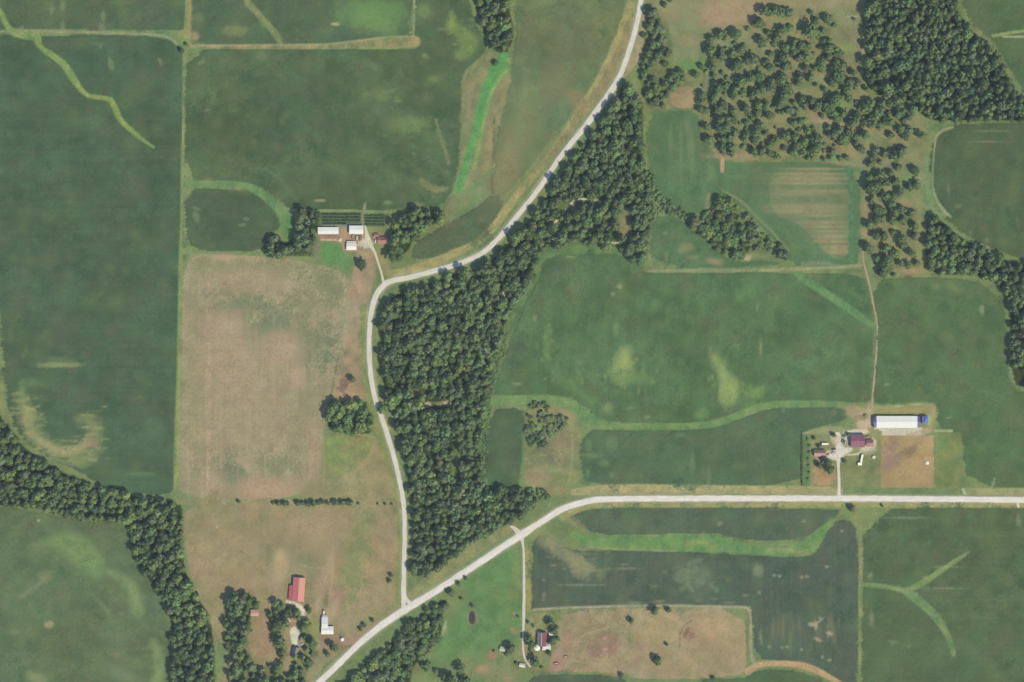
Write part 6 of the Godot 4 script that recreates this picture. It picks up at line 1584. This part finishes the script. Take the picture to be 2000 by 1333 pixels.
func farm_south_west() -> void:
	var o := shed("red_barn", "large red roofed barn with darker west slope and side lean-to", 583.5, 1151.5, 45, 22, 86, 4.6, 6.6, paint(186, 120, 112), roofing(206, 150, 136), roofing(198, 124, 124), 9, 0, 0, "barn")  # west slope roofing is darkened, its shade painted into the red
	doors(o, Vector3.ZERO, 45 * U, 22 * U, paint(206, 170, 156), 2, 3.6, 3.6)
	var low := -11 * U - 2.1
	part(o, "lean_to_roof", roof_mesh(Vector3(-13.4, 4.1, -11 * U - 0.4), Vector3(4.2, 4.1, -11 * U - 0.4), Vector3(4.2, 3.1, -11 * U - 4.6), Vector3(-13.4, 3.1, -11 * U - 4.6), 0.1, 31), roofing(190, 108, 114))
	for i in 4: part(o, "post", box(0.25, 3.0, 0.25), paint(140, 100, 92), Vector3(-13.0 + i * 5.6, 1.5, low - 2.2))
	part(o, "end_door", box(0.12, 3.6, 4.0), paint(210, 176, 160), Vector3(-13.57, 1.8, 1.5))
	# white L-shaped shed
	var l := thing("l_shaped_shed", "white roofed L-shaped shed south east of the red roofed barn", "shed", px(636, 1222))
	var w := paint(206, 208, 206)
	var wr := roofing(226, 228, 226)
	gable(l, Vector3(-1.5 * U, 0, -3.0 * U), 0.01 + 11.5 * U, 26 * U, 3.4, 4.3, w, wr, roofing(214, 214, 224), 11, 0.3)
	gable(l, Vector3(3.5 * U, 0, 9.5 * U), 23 * U, 14.5 * U, 3.2, 4.4, w, roofing(232, 234, 226), wr, 12, 0.3)
	doors(l, Vector3(3.5 * U, 0, 9.5 * U), 23 * U, 14.5 * U, paint(180, 180, 180), 2, 2.8, 3.0)
	part(l, "porch_roof", box(10 * U, 0.1, 2.4), paint(196, 196, 200), Vector3(-1.5 * U, 2.9, -17.6 * U), Vector3(-0.1, 0, 0))
	bin_("water_tank", "small white round tank alone by the fence near the white road", 668.5, 1249.5, 1.8, 3.2, 0.6, paint(210, 204, 214), paint(240, 236, 240), "tank")
	var h := shed("farm_house", "grey roofed house half hidden by trees below the gravel yard", 577, 1275, 20, 13, 80, 3.2, 6.2, paint(196, 190, 186), roofing(134, 130, 132), roofing(118, 116, 122), 13, 1, 3, "house", 0.4)
	part(h, "chimney", box(0.8, 2.0, 0.8), paint(150, 124, 112), Vector3(-2.0, 6.3, 0.5))
	shed("small_shed", "pink roofed shed in the gap of the tree belt", 497.5, 1197.5, 14, 11, 0, 2.8, 3.6, paint(180, 156, 142), roofing(196, 166, 150), roofing(184, 154, 138), 14, 1)
	shed("garden_shed", "tiny pale roofed shed among trees above the gravel yard", 562, 1211, 9, 6, 0, 2.4, 3.0, paint(190, 186, 170), roofing(206, 204, 180), roofing(190, 188, 166), 15, 1)
	shed("garden_shed", "brick pink roofed shed right of the tiny pale one", 573, 1211, 9, 6, -10, 2.4, 3.0, paint(170, 146, 132), roofing(180, 142, 124), roofing(168, 132, 116), 16, 1)
	shed("garden_shed", "tiny whitish shed in the belt's clearing left of the pink roof", 480, 1189, 6, 6, 0, 2.2, 2.8, paint(180, 176, 160), roofing(190, 186, 168), roofing(176, 172, 156), 17, 1)
	car("car", "dark car parked at the gravel yard's east edge", 585.5, 1246, 80, 84, 82, 84)
	car("car", "white car at the gravel yard's lower right corner", 589, 1260, 30, 216, 218, 212)
	trailer("stock_trailer", "pale stock trailer north of the white L-shaped shed", 632.5, 1197, 85, 4.6, 2.2, 206, 190, 172)

func farm_south() -> void:
	var o := shed("field_barn", "barn with grey west slope and maroon east slope at the south farmstead", 1058.5, 1249, 26, 17, 88, 4.0, 7.2, paint(122, 84, 90), roofing(138, 92, 104), roofing(142, 142, 140), 21, 1, 0, "barn", 0.4)
	part(o, "ridge_trim", box(26 * U, 0.14, 0.7), paint(196, 200, 198), Vector3(0, 7.34, -0.5))
	shed("square_shed", "square off white roofed shed at the maroon barn's south end", 1067.5, 1263, 14.5, 13.5, 0, 3.0, 3.9, paint(206, 202, 194), roofing(222, 218, 208), roofing(206, 202, 198), 22, 1)
	bin_("grain_bin", "round white topped grain bin left of the square white shed", 1049, 1265.5, 3.3, 4.6, 1.6, paint(222, 220, 224), paint(242, 240, 242))
	shed("garden_shed", "tiny white shed right of the maroon barn's top", 1076, 1238.5, 6, 5, 10, 2.2, 2.8, paint(214, 212, 196), roofing(224, 222, 206), roofing(212, 210, 192), 23, 1)
	shed("small_shed", "small white shed below the south driveway's loop", 1020, 1300, 10, 6, -12, 2.6, 3.3, paint(206, 206, 194), roofing(220, 220, 204), roofing(200, 200, 186), 24, 1)
	shed("small_shed", "pale roofed shed left of the tall dark meadow tree", 981.5, 1268, 9, 8, -10, 2.6, 3.2, paint(186, 186, 164), roofing(192, 192, 164), roofing(178, 178, 152), 25, 1)
	trailer("hay_feeder", "pinkish feed wagon in the earth pen below the farmstead", 1087, 1297, 10, 4.4, 2.2, 206, 180, 166, true, "feed wagon")
	trailer("hay_feeder", "pale feed wagon at the pen's right corner", 1106, 1284.5, 0, 4.2, 2.2, 206, 186, 164, true, "feed wagon")
	car("car", "dark red car parked by the driveway trees", 1025, 1250, 70, 120, 80, 82)

func farm_east() -> void:
	# the long barn: white roof with a blue bay at either end
	var o := thing("long_barn", "very long white roofed barn with blue bays at both ends", "barn", px(1751.5, 824.5))
	var L := 90.5 * U
	var W := 21.5 * U
	var eave := 4.4
	var ridge := 5.3
	gable(o, Vector3.ZERO, 78 * U, W, eave, ridge, paint(206, 208, 210), roofing(234, 236, 230), roofing(226, 228, 224), 41, 0.5)
	for s in [-1.0, 1.0]:
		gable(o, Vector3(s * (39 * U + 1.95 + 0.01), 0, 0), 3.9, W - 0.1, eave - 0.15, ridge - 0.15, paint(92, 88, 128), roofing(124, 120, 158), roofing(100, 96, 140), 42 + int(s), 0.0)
		part(o, "end_door", box(0.12, 4.0, 5.0), paint(206, 206, 214), Vector3(s * (39 * U + 4.0), 2.0, 0))
	doors(o, Vector3.ZERO, 78 * U, W, paint(196, 198, 200), 6, 3.4, 3.4)
	var b := thing("blue_shed", "small square blue roofed shed at the long barn's east end", "shed", px(1806.5, 820.5))
	var bw := paint(120, 130, 176)
	part(b, "wall", box(11 * U, 5.5, 13 * U), bw, Vector3(0, 2.75, 0))
	var rv := PackedVector3Array()
	var A := [Vector3(-3.7, 5.5, -4.3), Vector3(3.7, 5.5, -4.3), Vector3(3.7, 5.5, 4.3), Vector3(-3.7, 5.5, 4.3)]
	for i in 4:
		var n: Array = []
		rv.append(A[i])
		rv.append(Vector3(0, 7.4, -0.8) if i in [0] else Vector3(0, 7.4, 0.8) if i == 2 else Vector3(0, 7.4, 0.0))
		rv.append(A[(i + 1) % 4])
	part(b, "roof", mesh_of(rv, PackedColorArray()), paint(116, 132, 190, 0.5))
	part(b, "roof_vent", box(0.8, 0.6, 0.8), paint(180, 186, 206), Vector3(0, 7.5, 0))
	part(b, "door", box(2.4, 3.0, 0.1), paint(210, 212, 220), Vector3(0, 1.5, 13 * U / 2.0 + 0.055))
	var m := shed("maroon_barn", "big maroon roofed barn east of the gravel turning circle", 1675, 861.5, 26, 23, 0, 4.6, 6.4, paint(186, 160, 162), roofing(146, 104, 117), roofing(140, 98, 112), 51, 2, 0, "barn")
	part(m, "roof_vent", box(1.0, 0.6, 1.0), paint(190, 180, 182), Vector3(0, 6.7, 0))
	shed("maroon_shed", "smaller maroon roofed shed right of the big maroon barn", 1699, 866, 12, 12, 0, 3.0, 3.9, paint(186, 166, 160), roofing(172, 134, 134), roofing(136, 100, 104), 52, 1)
	var h := shed("farm_house", "pink roofed house west of the gravel turning circle", 1601, 885.5, 21, 12, 0, 3.2, 6.0, paint(206, 198, 188), roofing(196, 158, 146), roofing(150, 126, 116), 53, 1, 3, "house", 0.4)  # north slope gets a darker pink, painting in its shade
	part(h, "chimney", box(0.8, 2.2, 0.8), paint(160, 130, 120), Vector3(-3.0, 6.2, -0.5))
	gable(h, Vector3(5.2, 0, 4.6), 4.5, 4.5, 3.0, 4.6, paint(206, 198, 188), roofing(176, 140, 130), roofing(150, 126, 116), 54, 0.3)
	part(h, "deck", box(5.0, 0.4, 4.0), paint(160, 142, 120), Vector3(-2.5, 0.2, 6.0))
	trailer("travel_trailer", "long white travel trailer parked above the pink roofed house", 1611.5, 867.5, 0, 7.6, 2.4, 226, 224, 206, false, "travel trailer")
	trailer("grain_trailer", "upper white trailer in the row south of the maroon barn", 1684, 892, 78, 5.0, 2.4, 222, 224, 212, false, "trailer")
	trailer("grain_trailer", "middle white trailer in the row south of the maroon barn", 1682.5, 899.5, 80, 4.4, 2.5, 226, 228, 216, false, "trailer")
	trailer("grain_trailer", "lower and largest white trailer in the row south of maroon barn", 1679.5, 906.5, 5, 5.0, 3.4, 230, 230, 218, false, "trailer")
	bin_("water_tank", "small white tank on the grass right of the white trailers", 1707, 893.5, 1.7, 1.8, 0.5, paint(206, 214, 196), paint(216, 222, 206), "tank")
	bin_("water_tank", "white stock tank inside the square of bare earth", 1811.5, 905, 1.9, 1.2, 0.3, paint(226, 224, 216), paint(236, 234, 226), "tank")
	car("car", "grey car parked at the turning circle's west side", 1628.5, 885, 5, 176, 174, 178)
	car("car", "dark car parked above the grey one by the garden", 1629, 878, 5, 96, 100, 98)
	car("pickup_truck", "pale pickup beside the pink roofed house's drive", 1620, 888, 0, 216, 216, 206, 5.4, true)
	trailer("farm_wagon", "rusty wagon among the clutter west of the maroon barn", 1647, 862, 70, 4.2, 2.1, 150, 138, 118, true, "wagon")
	trailer("farm_wagon", "grey green wagon above the rusty one west of maroon barn", 1650, 852, 30, 4.6, 2.2, 140, 144, 124, true, "wagon")
	trailer("farm_wagon", "white hopper wagon in the clutter beside the maroon barn's corner", 1652, 866, 95, 3.6, 2.2, 206, 206, 192, true, "wagon")
	car("tractor", "pale green tractor parked at the long barn's west yard", 1690, 812, 30, 120, 128, 96, 4.2)
	trailer("farm_wagon", "tan wagon near the maroon shed's upper corner", 1697, 854, 0, 4.0, 2.0, 186, 188, 150, true, "wagon")
